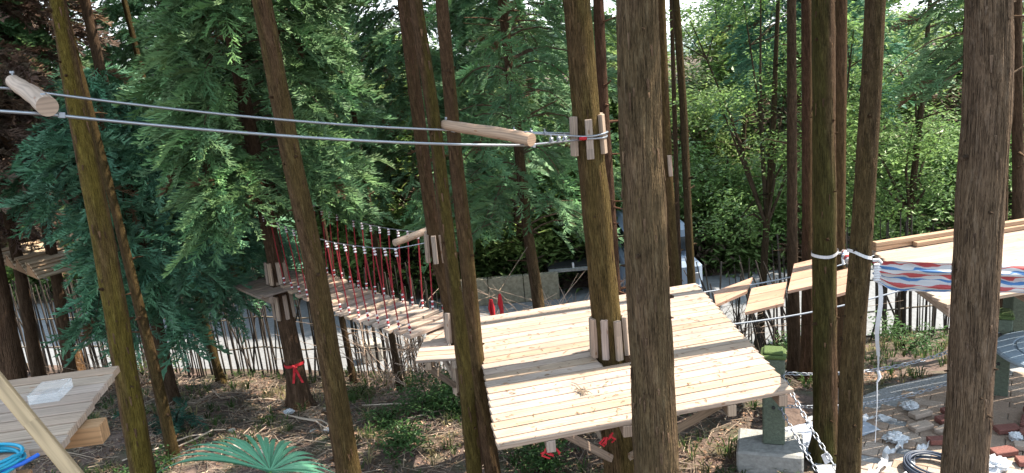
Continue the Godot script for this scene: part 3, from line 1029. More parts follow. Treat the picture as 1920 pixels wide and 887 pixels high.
func make_rope_bridge() -> void:
	rng.seed = 23
	var t := thing("rope_bridge", "plank bridge with dark red knotted ropes on both sides, sloping to the small deck", "bridge", Vector3(-2.0, 2.9, -9.2))
	var o := t.position
	var la := Vector3(-3.35, 2.93, -10.35)
	var lb := Vector3(-1.20, 2.90, -7.86)
	var ra := Vector3(-2.85, 2.93, -10.75)
	var rb := Vector3(-0.74, 2.90, -8.33)
	var n := 16
	var bead := Build.new()
	var bm := SphereMesh.new()
	bm.radius = 0.018; bm.height = 0.026; bm.radial_segments = 10; bm.rings = 5
	bm.material = M.bead
	var bm2: SphereMesh = bm.duplicate()
	bm2.material = M.red_bead
	var cables := [[], []]
	for k in n:
		var f := k / float(n - 1)
		var sag := -0.06 * sin(f * PI)
		var yawn := rng.randf_range(-0.012, 0.012)
		var l := la.lerp(lb, f) + Vector3(0, sag + yawn, 0)
		var r := ra.lerp(rb, f) + Vector3(0, sag - yawn, 0)
		var d := (r - l).normalized()
		plank(t, l - d * 0.05 - o, r + d * 0.05 - o, 0.122, 0.042, 0.85, 1.08)
		for s in 2:
			var foot: Vector3 = (l if s == 0 else r) + Vector3(0, 0.01, 0)
			var top: Vector3 = (la.lerp(lb, f) if s == 0 else ra.lerp(rb, f)) + Vector3(0, 1.0 - 0.12 * sin(f * PI), 0) + d * (-0.06 if s == 0 else 0.06)
			cables[s].append(top)
			var rope := Build.new()
			var mid := foot.lerp(top, 0.5) + Vector3(rng.randf_range(-0.012, 0.012), 0, rng.randf_range(-0.012, 0.012))
			rope.tube([foot - o, mid - o, top - o], 0.0085 if s == 1 else 0.0075, 7, false)
			var ro := part(t, "rope", rope, M.red_rope)
			for q in 6:
				var g := (0.05 + 0.033 * q) if q < 3 else (0.99 - 0.035 * (q - 3))
				shared(ro, "bead", bm if q != 1 else bm2, Transform3D(Basis(), foot.lerp(top, g) - o))
	for s in 2:
		var c := Build.new()
		var path := []
		for p in cables[s]:
			path.append(p - o)
		var first: Vector3 = path[0]
		path.push_front(first + (first - path[1]).normalized() * 0.12 + Vector3(0, 0.03, 0))
		path.append(Vector3(-0.83 if s == 1 else -0.88, 3.93, -7.86) - o)
		c.tube(path, 0.006, 7)
		part(t, "hand_cable", c, M.steel)
		c = Build.new()
		path = []
		for k in n:
			var f := k / float(n - 1)
			path.append((la.lerp(lb, f) if s == 0 else ra.lerp(rb, f)) + Vector3(0, -0.06 * sin(f * PI) - 0.022, 0) - o)
		c.tube(path, 0.006, 7)
		part(t, "foot_cable", c, M.steel)
	# spreader log between the hand cables
	var lg := Build.new()
	lg.tint = Color(1, 0.95, 0.86)
	var path2 := [Vector3(-1.33, 3.84, -8.35), Vector3(-1.12, 3.86, -8.55), Vector3(-0.92, 3.88, -8.79)]
	lg.tube(path2, [0.04, 0.042, 0.04], 14, true, 0.4, false, true)
	tag(part(self, "log_rung", lg, M.pine1), "short peeled log spreading the hand cables at the near end of the rope bridge", "log")
	var col := thing("batten_collar", "pale battens under the cable loop above the small deck", "battens", Vector3(-0.815, 3.75, -7.75))
	battens(col, Vector3(0, 0, 0), 0.072, 0.0, 0.3, 6, 0.5, 0.05, 0.036)
	# platform at the far end
	var p := thing("tree_platform", "small weathered plank platform round the foliage cedar at the bridge's far end", "platform", Vector3(-3.37, 2.9, -10.4))
	var along_ := (lb - la).normalized()
	var across := Vector3(-along_.z, 0, along_.x)
	for k in 7:
		var c := along_ * ((k - 3) * 0.125 - 0.05) + Vector3(0, 0.0, 0)
		if absf((k - 3) * 0.125 - 0.05) < 0.13:
			plank(p, c - across * 0.46, c - across * 0.13, 0.118, 0.034, 0.55, 0.75)
			plank(p, c + across * 0.13, c + across * 0.46, 0.118, 0.034, 0.55, 0.75)
		else:
			plank(p, c - across * 0.46, c + across * 0.46, 0.118, 0.034, 0.55, 0.75)
	for s in [-0.3, 0.3]:
		var m := Build.new()
		m.tint = grey(0.6, 0.7)
		m.bar(across * s - along_ * 0.5 + Vector3(0, -0.065, 0), across * s + along_ * 0.42 + Vector3(0, -0.065, 0), 0.06, 0.09)
		part(p, "joist", m, pine())
	battens(p, Vector3(0, 0, 0), 0.115, 0.02, 0.34, 7, 0.1, 0.055, 0.035)
	battens(p, Vector3(0.02, 0, 0), 0.118, -0.5, -0.14, 7, 0.1, 0.055, 0.035)
	# red ribbon on that trunk
	var rib := Build.new()
	var ring := []
	for k in 17:
		var a := TAU * k / 16.0
		ring.append(Vector3(-3.325 + cos(a) * 0.147, 1.70 + 0.012 * sin(a * 2.0), -10.4 + sin(a) * 0.147))
	for k in 16:
		var q0: Vector3 = ring[k]
		var q1: Vector3 = ring[k + 1]
		rib.face([q0 + Vector3(0, -0.022, 0), q1 + Vector3(0, -0.022, 0), q1 + Vector3(0, 0.022, 0), q0 + Vector3(0, 0.022, 0)], (q0 + q1) * 0.5 - Vector3(-3.325, 1.7, -10.4))
	var kn := Vector3(-3.28, 1.70, -10.24)
	rib.tube([kn + Vector3(-0.03, 0.02, 0), kn, kn + Vector3(0.03, -0.02, 0.01)], 0.022, 8)
	for e in [[-0.03, 0.0], [0.05, 0.02]]:
		for k in 5:
			var w := 0.018
			var y0 := -0.05 * k
			var y1 := -0.05 * (k + 1)
			var x0: float = e[0] * k / 3.0
			var x1: float = e[0] * (k + 1) / 3.0
			rib.face([kn + Vector3(x0 - w, y0, 0.008 * (k % 2)), kn + Vector3(x0 + w, y0, 0.008 * (k % 2)), kn + Vector3(x1 + w, y1, 0.008 * ((k + 1) % 2)), kn + Vector3(x1 - w, y1, 0.008 * ((k + 1) % 2))], Vector3(0, 0, 1))
	tag(part(self, "red_ribbon", rib, M.red), "red ribbon tied in a knot round the trunk under the bridge's far platform", "ribbon")


func make_zigzag() -> void:
	rng.seed = 24
	var t := thing("zigzag_walkway", "zigzag walkway of yellow slats over stepped triangular sides", "walkway", Vector3(-7.5, 3.2, -11.4))
	var dir := Vector3(-0.72, 0, -0.69).normalized()
	var slat := Vector3(-0.75, 0, -1.1).normalized()
	slat = (slat - dir * slat.dot(dir)).normalized()
	if slat.z > 0:
		slat = -slat
	slat = (slat + dir * 0.2).normalized()
	var start := Vector3(0.42, -0.03, 0.42)
	for w in 4:
		for k in 5:
			var f := k / 5.0
			var up := 0.20 * f
			var c := start + dir * (w * 0.56 + 0.44 * f) + Vector3(0, up, 0)
			var m := Build.new()
			m.tint = Color(1.0, 0.92, 0.74) * rng.randf_range(0.9, 1.1)
			m.bar(c, c + slat * 0.72, 0.06, 0.03, (Vector3(0, 1, 0) - dir * 0.45).normalized())
			part(t, "slat", m, pine())
		for k in 2:
			var c := start + dir * (w * 0.56 + 0.44 + 0.06 * (k + 1)) + Vector3(0, 0.20 - 0.1 * (k + 0.5), 0)
			var m := Build.new()
			m.tint = Color(1.0, 0.92, 0.74) * rng.randf_range(0.9, 1.1)
			m.bar(c, c + slat * 0.72, 0.05, 0.03, (Vector3(0, 0.5, 0) + dir).normalized())
			part(t, "slat", m, pine())
		for e in [0.03, 0.66]:
			var a: Vector3 = start + dir * (w * 0.56 - 0.02) + slat * e + Vector3(0, -0.028, 0)
			var b: Vector3 = a + dir * 0.54
			var c: Vector3 = a + dir * 0.44 + Vector3(0, 0.19, 0)
			var m := Build.new()
			m.tint = Color(0.8, 0.62, 0.42)
			var h := slat * 0.035
			m.face([a - h, b - h, c - h], -slat)
			m.face([a + h, b + h, c + h], slat)
			m.face([a - h, b - h, b + h, a + h], Vector3.DOWN)
			m.face([b - h, c - h, c + h, b + h], dir)
			m.face([a - h, c - h, c + h, a + h], Vector3.UP)
			part(t, "side_wedge", m, M.pine2)
	for e in [0.1, 0.58]:
		var m := Build.new()
		m.tube([start + slat * e + Vector3(0.1, -0.05, 0.1), start + slat * e + dir * 2.4 + Vector3(0, -0.05, 0)], 0.007, 6)
		part(t, "cable", m, M.steel)


func make_near_platform() -> void:
	rng.seed = 25
	var t := thing("plank_platform", "low near platform of greyish planks with a slanting board across it", "platform", Vector3(-2.9, 4.1, -4.0))
	var o := t.position
	var c0 := Vector3(-2.55, 4.1, -4.53)
	var c1 := Vector3(-2.33, 4.1, -3.47)
	var go := Vector3(-0.99, 0, 0.135).normalized()
	for k in 8:
		var f := (k + 0.5) / 8.0
		var a := c0.lerp(c1, f) + Vector3(rng.randf_range(-0.006, 0.006), -0.019, 0)
		plank(t, a - o, a + go * 1.9 - o, 0.115, 0.045, 0.8, 1.0)
	for k in 4:
		var a := c1 + Vector3(-0.13 + 0.01 * k, -0.019, 0.07 + 0.137 * k) + Vector3(rng.randf_range(-0.006, 0.006), 0, 0)
		plank(t, a - o, a + go * 1.8 - o, 0.118, 0.045, 0.9, 1.05)
	var m := Build.new()
	m.tint = Color(0.95, 0.72, 0.45)
	m.bar(Vector3(-2.30, 4.0, -3.82) - o, Vector3(-4.2, 4.0, -3.58) - o, 0.11, 0.11, Vector3.UP, 0.005)
	part(t, "beam", m, M.pine1)
	m = Build.new()
	m.tint = Color(0.75, 0.55, 0.36)
	m.bar(Vector3(-2.40, 4.0, -3.30) - o, Vector3(-4.2, 4.0, -3.02) - o, 0.11, 0.11, Vector3.UP, 0.005)
	part(t, "beam", m, M.pine2)
	for z in [-4.35, -2.75]:
		m = Build.new()
		m.tint = Color(0.6, 0.5, 0.4)
		m.bar(Vector3(-3.6, 0.9, z) - o, Vector3(-3.6, 3.94, z) - o, 0.12, 0.12, Vector3.RIGHT, 0.005)
		part(t, "post", m, M.pine0)
	# slanting board
	m = Build.new()
	m.tint = Color(1.0, 0.93, 0.66)
	m.bar(Vector3(-2.12, 5.12, -2.66), Vector3(-1.40, 4.21, -2.36), 0.045, 0.098, Vector3(0.45, 0.35, 0.82), 0.004)
	tag(part(self, "slanting_board", m, M.pine3), "yellowish sawn board slanting across the near platform", "board")
	# blue rope coil
	m = Build.new()
	var path := []
	for k in 140:
		var a := TAU * k / 28.0
		var r := 0.155 + 0.012 * sin(k * 0.37)
		path.append(Vector3(-2.58 + cos(a) * r, 4.112 + 0.012 * int(k / 28) + 0.006 * sin(a * 2.0), -3.29 + sin(a) * r * 0.95))
	m.tube(path, 0.0085, 7)
	var coil := part(self, "rope_coil", m, M.cyan)
	tag(coil, "coil of bright blue rope lying on the near platform", "rope")
	m = Build.new()
	m.tube([Vector3(-2.47, 4.125, -3.21), Vector3(-2.40, 4.12, -3.28), Vector3(-2.375, 4.115, -3.37)], 0.010, 7)
	part(coil, "rope_end", m, M.blue)
	# clear box
	m = Build.new()
	var c := Vector3(-2.74, 4.103, -4.12)
	for q in [[Vector3(0, 0.002, 0), Vector3(0.16, 0.002, 0.20)], [Vector3(0, 0.027, -0.10), Vector3(0.16, 0.05, 0.003)], [Vector3(0, 0.027, 0.10), Vector3(0.16, 0.05, 0.003)], [Vector3(-0.08, 0.027, 0), Vector3(0.003, 0.05, 0.197)], [Vector3(0.08, 0.027, 0), Vector3(0.003, 0.05, 0.197)]]:
		m.box(Transform3D(Basis(Vector3.UP, 0.14), c + (q[0] as Vector3).rotated(Vector3.UP, 0.14)), q[1], 0.001)
	var bx := part(self, "clear_box", m, M.film)
	tag(bx, "clear plastic tray standing open on the near platform", "tray")
	m = Build.new()
	var rim := []
	for k in 4:
		rim.append(c + Vector3([-0.081, 0.081, 0.081, -0.081][k], 0.054, [-0.101, -0.101, 0.101, 0.101][k]).rotated(Vector3.UP, 0.14))
	m.tube(rim, 0.004, 6, false, 1.0, true)
	part(bx, "rim", m, M.film)


# ---------------------------------------------------------------- cables with log rungs
func make_cables() -> void:
	rng.seed = 26
	var near2 := Vector3(0.17, 5.18, -5.61)
	var far2 := Vector3(-0.45, 5.29, -6.2)
	var near1 := Vector3(-2.22, 5.75, -3.81)
	var far1 := Vector3(-2.8, 5.89, -4.55)
	var c := Vector3(0.735, 5.05, -6.62)
	for k in 2:
		var m := Build.new()
		var a: Vector3 = near2 if k == 0 else far2
		var b: Vector3 = near1 if k == 0 else far1
		var way := (near1 - near2).normalized() * 1.3
		var lift := Vector3(0, -0.045, 0)
		var path := []
		for q in 15:
			var f := q / 14.0
			path.append(b.lerp(a, f) + lift + Vector3(0, -0.10 * f * (1.0 - f) * 4.0 * 0.4, 0))
		path.push_front(b + lift + way)
		# round the trunk and back on itself
		var r := 0.165 if k == 0 else 0.172
		var s := -1.0 if k == 0 else 1.0
		var start := PI + 0.5 * s if k == 0 else PI - 0.2
		for q in 15:
			var ang := (2.2 - q * 0.36) if k == 0 else (-2.4 + q * 0.36)
			path.append(c + Vector3(cos(ang) * r, -0.012 + 0.03 * k + 0.004 * sin(q), sin(ang) * r))
		path.append(a.lerp(c, 0.55) + lift * 0.4)
		m.tube(path, 0.0085, 8)
		var o := part(self, "steel_cable", m, M.steel)
		tag(o, ["nearer of the two steel cables running through the ends of the log rungs", "farther of the two steel cables, level with the thin ends of the log rungs"][k], "cable", "steel cables through the log rungs")
		for q in 3:
			var p := c.lerp(a + lift * 0.5, [0.42, 0.52, 0.64][q] - 0.1 * k) + Vector3(0.0, 0.0, 0.015)
			var clamp_ := Build.new()
			clamp_.box(Transform3D(Basis(Vector3.UP, 0.6), p), Vector3(0.022, 0.034, 0.03), 0.003)
			var u := []
			for w in 9:
				var ang := PI * w / 8.0
				u.append(p + Vector3(0.0, cos(ang) * 0.015 + 0.006, sin(ang) * 0.022 + 0.01))
			clamp_.tube(u, 0.004, 6)
			clamp_.tube([p + Vector3(0, 0.015, -0.02), p + Vector3(0, 0.035, -0.02)], 0.007, 6)
			part(o, "clamp", clamp_, M.zinc)
	var bits := [[c + Vector3(-0.09, 0.0, 0.155), c + Vector3(-0.03, 0.0, 0.175), M.red, "red tape wound on the cable by the batten collar"], [far2.lerp(c, 0.42) + Vector3(0, -0.02, 0), far2.lerp(c, 0.54) + Vector3(0, -0.02, 0), M.blue, "blue tape wound on the far cable beside the log rung"]]
	for q in bits:
		var m := Build.new()
		m.tube([q[0], (q[0] + q[1]) * 0.5, q[1]], [0.014, 0.017, 0.014], 8)
		tag(part(self, "cable_tape", m, q[2]), q[3], "tape")
	for k in 2:
		var a: Vector3 = near2 if k == 0 else near1
		var b: Vector3 = far2 if k == 0 else far1
		var d := (b - a).normalized()
		var m := Build.new()
		m.tint = Color(0.93, 0.86, 0.78)
		var path := []
		var rad := []
		for q in 9:
			var f := q / 8.0
			path.append((a - d * 0.05).lerp(b + d * 0.03, f) + Vector3(0, 0.006 * sin(f * 5.0), 0))
			rad.append(lerpf(0.049, 0.041, f) * (1.0 + 0.05 * sin(q * 2.3)))
		m.tube(path, rad, 20, true, 0.4, false, true)
		var rung_at := get_child_count()
		tag(part(self, "log_rung", m, M.pine2 if k == 0 else M.pine0), ["peeled log rung between the cables next to the batten collar", "short peeled log rung hung on the cables in front of the slim mossy cedar"][k], "log", "log rungs on the steel cables")
		for e in [a, b]:
			var fx := Build.new()
			var side_: Vector3 = (near1 - near2).normalized()
			fx.box(Transform3D(Basis(side_, Vector3.UP, side_.cross(Vector3.UP)).orthonormalized(), e + Vector3(0, -0.045, 0) - side_ * 0.06), Vector3(0.03, 0.03, 0.026), 0.003)
			fx.tube([e + Vector3(0, -0.052, 0), e + Vector3(0, 0.055, 0)], 0.005, 8)
			fx.tube([e + Vector3(0, 0.045, 0), e + Vector3(0, 0.058, 0)], 0.012, 6)
			part(get_child(rung_at), "fixing", fx, M.zinc)
	var col := thing("batten_collar", "ring of upright pale battens that the steel cables are looped over", "battens", Vector3(0.735, 5.05, -6.62))
	battens(col, Vector3.ZERO, 0.118, -0.17, 0.17, 6, 0.55, 0.062, 0.04)
	var pb := Build.new()
	pb.tint = grey(0.9, 1.0)
	pb.bar(Vector3(2.16, 4.05, -9.9), Vector3(2.15, 4.33, -9.9), 0.05, 0.04, Vector3.BACK)
	tag(part(self, "batten", pb, M.pine1), "single pale batten nailed to the slender trunk behind the thickest trunk", "batten")


# ---------------------------------------------------------------- terrace side
func make_stepping_boards() -> void:
	rng.seed = 27
	var boards := [
		[Vector3(2.17, 2.93, -7.90), Vector3(2.60, 2.96, -8.18), Vector3(2.80, 2.99, -8.58), Vector3(2.24, 2.97, -8.24), "tan stepping board nearest the big platform, hanging from two cables"],
		[Vector3(2.38, 2.94, -7.56), Vector3(2.84, 2.96, -7.69), Vector3(3.11, 2.99, -8.31), Vector3(2.67, 2.98, -8.22), "second stepping board, brighter, between the tan one and the tilted one"],
		[Vector3(2.93, 3.05, -7.81), Vector3(3.28, 3.07, -7.88), Vector3(3.66, 3.12, -8.72), Vector3(3.31, 3.10, -8.62), "tilted stepping board just left of the trunk with the low white strap"],
		[Vector3(3.24, 3.08, -7.45), Vector3(3.56, 3.10, -7.55), Vector3(3.86, 3.14, -8.2), Vector3(3.56, 3.12, -8.12), "last stepping board, between the strapped trunk and the tarp trunk"],
	]
	for k in boards.size():
		var r = boards[k]
		var ctr: Vector3 = (r[0] + r[1] + r[2] + r[3]) * 0.25
		var t := thing("stepping_board", r[4], "board", ctr, "stepping boards hung between the platforms")
		for q in 3:
			var e := []
			for f in [q / 3.0 + 0.006, (q + 1) / 3.0 - 0.006]:
				e.append((r[0] as Vector3).lerp(r[3], f) - ctr)
				e.append((r[1] as Vector3).lerp(r[2], f) - ctr)
			var m := Build.new()
			m.tint = Color(0.95, 0.76, 0.66) * rng.randf_range(0.9, 1.05)
			var dn := Vector3(0, -0.032, 0)
			var off := Vector2(rng.randf(), rng.randf() * 0.3)
			var across: float = (e[1] - e[0]).length()
			var deep: float = (e[2] - e[0]).length()
			m.face([e[0], e[1], e[3], e[2]], Vector3.UP, [off, off + Vector2(across, 0), off + Vector2(across, deep), off + Vector2(0, deep)])
			m.face([e[0] + dn, e[1] + dn, e[3] + dn, e[2] + dn], Vector3.DOWN)
			m.face([e[0], e[1], e[1] + dn, e[0] + dn], e[0] - e[2], [off, off + Vector2(across, 0), off + Vector2(across, 0.03), off + Vector2(0, 0.03)])
			m.face([e[2], e[3], e[3] + dn, e[2] + dn], e[2] - e[0])
			m.face([e[0], e[2], e[2] + dn, e[0] + dn], e[0] - e[1])
			m.face([e[1], e[3], e[3] + dn, e[1] + dn], e[1] - e[0])
			part(t, "plank", m, M.pine1 if q != 1 else M.pine2)
	for k in 2:
		var m := Build.new()
		var path := []
		for q in 12:
			var f := q / 11.0
			path.append((Vector3(2.05, 2.90, -7.35) if k == 0 else Vector3(2.08, 2.93, -8.35)).lerp(Vector3(4.0, 3.15, -7.3) if k == 0 else Vector3(4.25, 3.18, -8.45), f) + Vector3(0, -0.05 * sin(f * PI), 0))
		m.tube(path, 0.009, 7)
		tag(part(self, "steel_cable", m, M.zinc), ["near steel cable carrying the stepping boards", "far steel cable carrying the stepping boards"][k], "cable")


func make_far_platform() -> void:
	rng.seed = 28
	var t := thing("plank_platform", "far platform of sun-bleached planks behind the striped tarp", "platform", Vector3(5.2, 3.2, -7.7))
	var o := t.position
	var l0 := Vector3(3.95, 3.2, -6.62)
	var l1 := Vector3(4.20, 3.2, -8.55)
	var r0 := Vector3(6.6, 3.2, -7.15)
	var r1 := Vector3(6.75, 3.2, -9.10)
	for k in 15:
		var f := (k + 0.5) / 15.0
		plank(t, l0.lerp(l1, f) - o + Vector3(0, -0.018, 0), r0.lerp(r1, f) - o + Vector3(0, -0.018, 0), 0.119, 0.036, 0.88, 1.02)
	for f in [0.03, 0.35, 0.7]:
		var m := Build.new()
		m.tint = grey(0.85, 0.95)
		m.bar(l0.lerp(r0, f) - o + Vector3(0, -0.086, 0), l1.lerp(r1, f) - o + Vector3(0, -0.086, 0.02), 0.07, 0.095)
		part(t, "joist", m, pine())
	for p in [[4.95, -7.75], [6.4, -7.6]]:
		var m := Build.new()
		m.tint = grey(0.7, 0.8)
		m.bar(Vector3(p[0], 0.5, p[1]) - o, Vector3(p[0], 3.07, p[1]) - o, 0.1, 0.1, Vector3.RIGHT)
		part(t, "post", m, pine())
	# loose timbers along its back edge
	for k in 3:
		var m := Build.new()
		m.tint = Color(1.0, 0.85, 0.66) * [1.0, 0.9, 0.97][k]
		var a := Vector3(4.2 + 0.5 * (k % 2), 3.235 + 0.055 * (k / 2), -8.50 + 0.09 * (k % 2) - 0.13 * (k % 2))
		var b := Vector3(6.2 + 0.25 * k, 3.235 + 0.055 * (k / 2), -9.02 + 0.09 * (k % 2))
		m.bar(a, b, 0.075, 0.05)
		tag(part(self, "timber", m, M.pine1 if k else M.pine2), ["long squared timber lying along the back edge of the far platform", "second squared timber beside it on the back edge of the far platform", "timber laid on top of the other two on the far platform"][k], "timber", "loose timbers on the far platform")


func ring_round(b: Build, c: Vector3, r: float, tilt: Vector3, w: float) -> void:
	# flat webbing round a trunk
	for k in 24:
		var q := []
		for e in [k, k + 1]:
			var a := TAU * float(e) / 24.0
			q.append(c + Vector3(cos(a) * r, (cos(a) * tilt.x + sin(a) * tilt.z) * r + 0.004 * sin(a * 3.0), sin(a) * r))
		var out: Vector3 = (q[0] + q[1]) * 0.5 - c
		for s in [0.0, 0.004]:
			var e0: Vector3 = out.normalized() * s
			b.face([q[0] + e0 - Vector3(0, w, 0), q[1] + e0 - Vector3(0, w, 0), q[1] + e0 + Vector3(0, w, 0), q[0] + e0 + Vector3(0, w, 0)], out)


func make_tarp() -> void:
	rng.seed = 29
	var pts := PackedVector3Array()
	var uvs := PackedVector2Array()
	var a := Vector3(2.745, 4.04, -5.55)
	var b := Vector3(5.0, 4.01, -4.85)
	var cols := 91
	for r in 17:
		var v := r / 16.0
		for k in cols:
			var u := k / float(cols - 1)
			var pinch := smoothstep(0.0, 0.065, u)
			var h := lerpf(0.16, 0.245, pinch) - 0.05 * u
			var p := a.lerp(b, u) + Vector3(0, -0.04 * sin(u * PI) - 0.045 * (1.0 - pinch) * 0.4, 0)
			p += Vector3(0, -h * v, 0)
			p += Vector3(-0.3, 0, -0.95) * (0.030 * sin(v * 13.0 + u * 3.0) * pinch + 0.018 * sin(v * 24.0 - u * 9.0) + 0.02 * sin(u * 16.0) * (v - 0.5))
			pts.append(p)
			uvs.append(Vector2(u * 3.6, v))
	var m := Build.new()
	m.sheet(pts, cols, uvs)
	var o := part(self, "striped_tarp", m, M.tarp)
	tag(o, "red, white and blue striped woven tarp stretched from the leaning trunk", "tarp")
	# gathered end and knot
	m = Build.new()
	for k in 7:
		var q := Vector3(2.745, 3.995 - 0.02 * k, -5.545)
		m.tube([q, q + Vector3(0.02, 0.006, 0.014), q + Vector3(0.05, -0.004, 0.004)], [0.012, 0.015, 0.008], 6)
	part(o, "gathered_edge", m, M.white)
	# bundle between the two trunks
	m = Build.new()
	var path := []
	var rad := []
	for k in 9:
		var f := k / 8.0
		path.append(Vector3(2.99, 3.80, -6.62).lerp(Vector3(2.66, 4.0, -5.66), f) + Vector3(0.02 * sin(k * 2.1), -0.03 * sin(f * PI), 0))
		rad.append(0.018 + 0.016 * absf(sin(k * 1.7)))
	m.tube(path, rad, 10, true, 0.5)
	part(o, "twisted_end", m, M.tarp)
	m = Build.new()
	ring_round(m, Vector3(2.655, 4.075, -5.6), 0.086, Vector3(-0.45, 0, 0.1), 0.013)
	m.tube([Vector3(2.73, 4.04, -5.53), Vector3(2.755, 4.05, -5.50), Vector3(2.78, 4.02, -5.51)], 0.014, 8)
	tag(part(self, "white_strap", m, M.white), "white webbing strap round the leaning trunk at the tarp's end", "strap", "white straps on the trunks")
	m = Build.new()
	ring_round(m, Vector3(2.876, 3.77, -6.75), 0.114, Vector3(0.12, 0, -0.1), 0.014)
	m.tube([Vector3(2.97, 3.775, -6.66), Vector3(3.0, 3.79, -6.62), Vector3(2.985, 3.74, -6.62), Vector3(2.99, 3.68, -6.61)], 0.012, 8)
	tag(part(self, "white_strap", m, M.white), "white webbing strap round the moss-edged trunk", "strap", "white straps on the trunks")
	# strap that hangs from the tarp, then a thin string
	m = Build.new()
	var edge := []
	for k in 13:
		var f := k / 12.0
		edge.append(Vector3(2.79 + 0.008 * sin(f * 9.0), lerpf(3.86, 3.12, f), -5.54 + 0.01 * sin(f * 7.0)))
	for k in 12:
		var w := 0.016 * (1.0 if k < 10 else 0.6)
		var tw := Vector3(cos(k * 0.12), 0, sin(k * 0.12)) * w
		var p: Vector3 = edge[k]
		var q: Vector3 = edge[k + 1]
		m.face([p - tw, p + tw, q + tw, q - tw], Vector3(0, 0, 1))
	m.tube([edge[12], edge[12] + Vector3(0.015, -0.05, 0), edge[12] + Vector3(-0.01, -0.09, 0.01), edge[12] + Vector3(0.0, -0.3, 0), Vector3(2.785, 2.5, -5.53)], [0.012, 0.014, 0.006, 0.0035, 0.003], 6)
	tag(part(self, "hanging_strap", m, M.white), "white strap hanging straight down from the tarp and ending in a thin string", "strap")


func link_mesh(r: float) -> ArrayMesh:
	var b := Build.new()
	var path := []
	for k in 14:
		var a := TAU * k / 14.0
		path.append(Vector3(cos(a) * r * 1.0 + signf(cos(a)) * r * 0.75 * (1.0 if absf(cos(a)) > 0.1 else 0.0), sin(a) * r * 0.78, 0))
	b.tube(path, r * 0.26, 6, false, 1.0, true)
	return b.mesh(M.zinc)


func make_chain(pts: Array, sag: float, label: String) -> void:
	var t := thing("chain", label, "chain", pts[0], "chains between the posts")
	var total := 0.0
	var path := []
	for k in pts.size() - 1:
		for q in 40:
			var f := q / 40.0
			path.append((pts[k] as Vector3).lerp(pts[k + 1], f) + Vector3(0, -sag * 4.0 * f * (1.0 - f), 0))
	path.append(pts[-1])
	var pitch := 0.058
	var r := 0.0205
	var lm := link_mesh(r)
	var walk := 0.0
	var next := 0.0
	var n := 0
	for k in path.size() - 1:
		var a: Vector3 = path[k]
		var b: Vector3 = path[k + 1]
		var l := a.distance_to(b)
		while next < walk + l:
			var p := a.lerp(b, (next - walk) / l)
			var x := (b - a).normalized()
			var z := x.cross(Vector3.UP).normalized().rotated(x, (0.4 if n % 2 else 0.4 + PI / 2) + rng.randf_range(-0.25, 0.25))
			shared(t, "link", lm, Transform3D(Basis(x, z.cross(x), z), p - pts[0]))
			next += pitch
			n += 1
		walk += l


func make_post(at: Vector3, h: float, w: float, turn: float, label: String, lamp := false) -> void:
	var t := thing("guard_post", label, "post", at, "green concrete posts of the terrace")
	t.rotation.y = turn
	var m := Build.new()
	m.box(Transform3D(Basis(), Vector3(0, h * 0.5, 0)), Vector3(w, h, w), 0.012)
	part(t, "shaft", m, M.post)
	m = Build.new()
	m.box(Transform3D(Basis(), Vector3(0, h + 0.022, 0)), Vector3(w * 1.12, 0.04, w * 1.12), 0.012)
	m.box(Transform3D(Basis(), Vector3(0, h + 0.055, 0)), Vector3(w * 0.86, 0.03, w * 0.86), 0.012)
	part(t, "cap", m, M.moss_top)
	for s in [[0.0, 0.0, 1.0], [1.0, 0.0, 0.0]]:
		m = Build.new()
		var d := Vector3(s[0], 0, s[2])
		for f in [0.82, 0.45]:
			m.tube([d * w * 0.5 + Vector3(0, h * f, 0), d * (w * 0.5 + 0.02) + Vector3(0, h * f, 0)], 0.016, 8)
		part(t, "chain_eye", m, M.dark)
	if lamp:
		m = Build.new()
		m.tube([Vector3(0, h + 0.07, 0), Vector3(0, h + 0.16, 0), Vector3(0.0, h + 0.2, 0), Vector3(0.0, h + 0.22, 0)], [0.035, 0.04, 0.032, 0.012], 12)
		m.tube([Vector3(0.03, h + 0.2, 0), Vector3(0.08, h + 0.19, 0.01), Vector3(0.085, h + 0.12, 0.01)], 0.009, 6)
		part(t, "spigot", m, M.zinc)


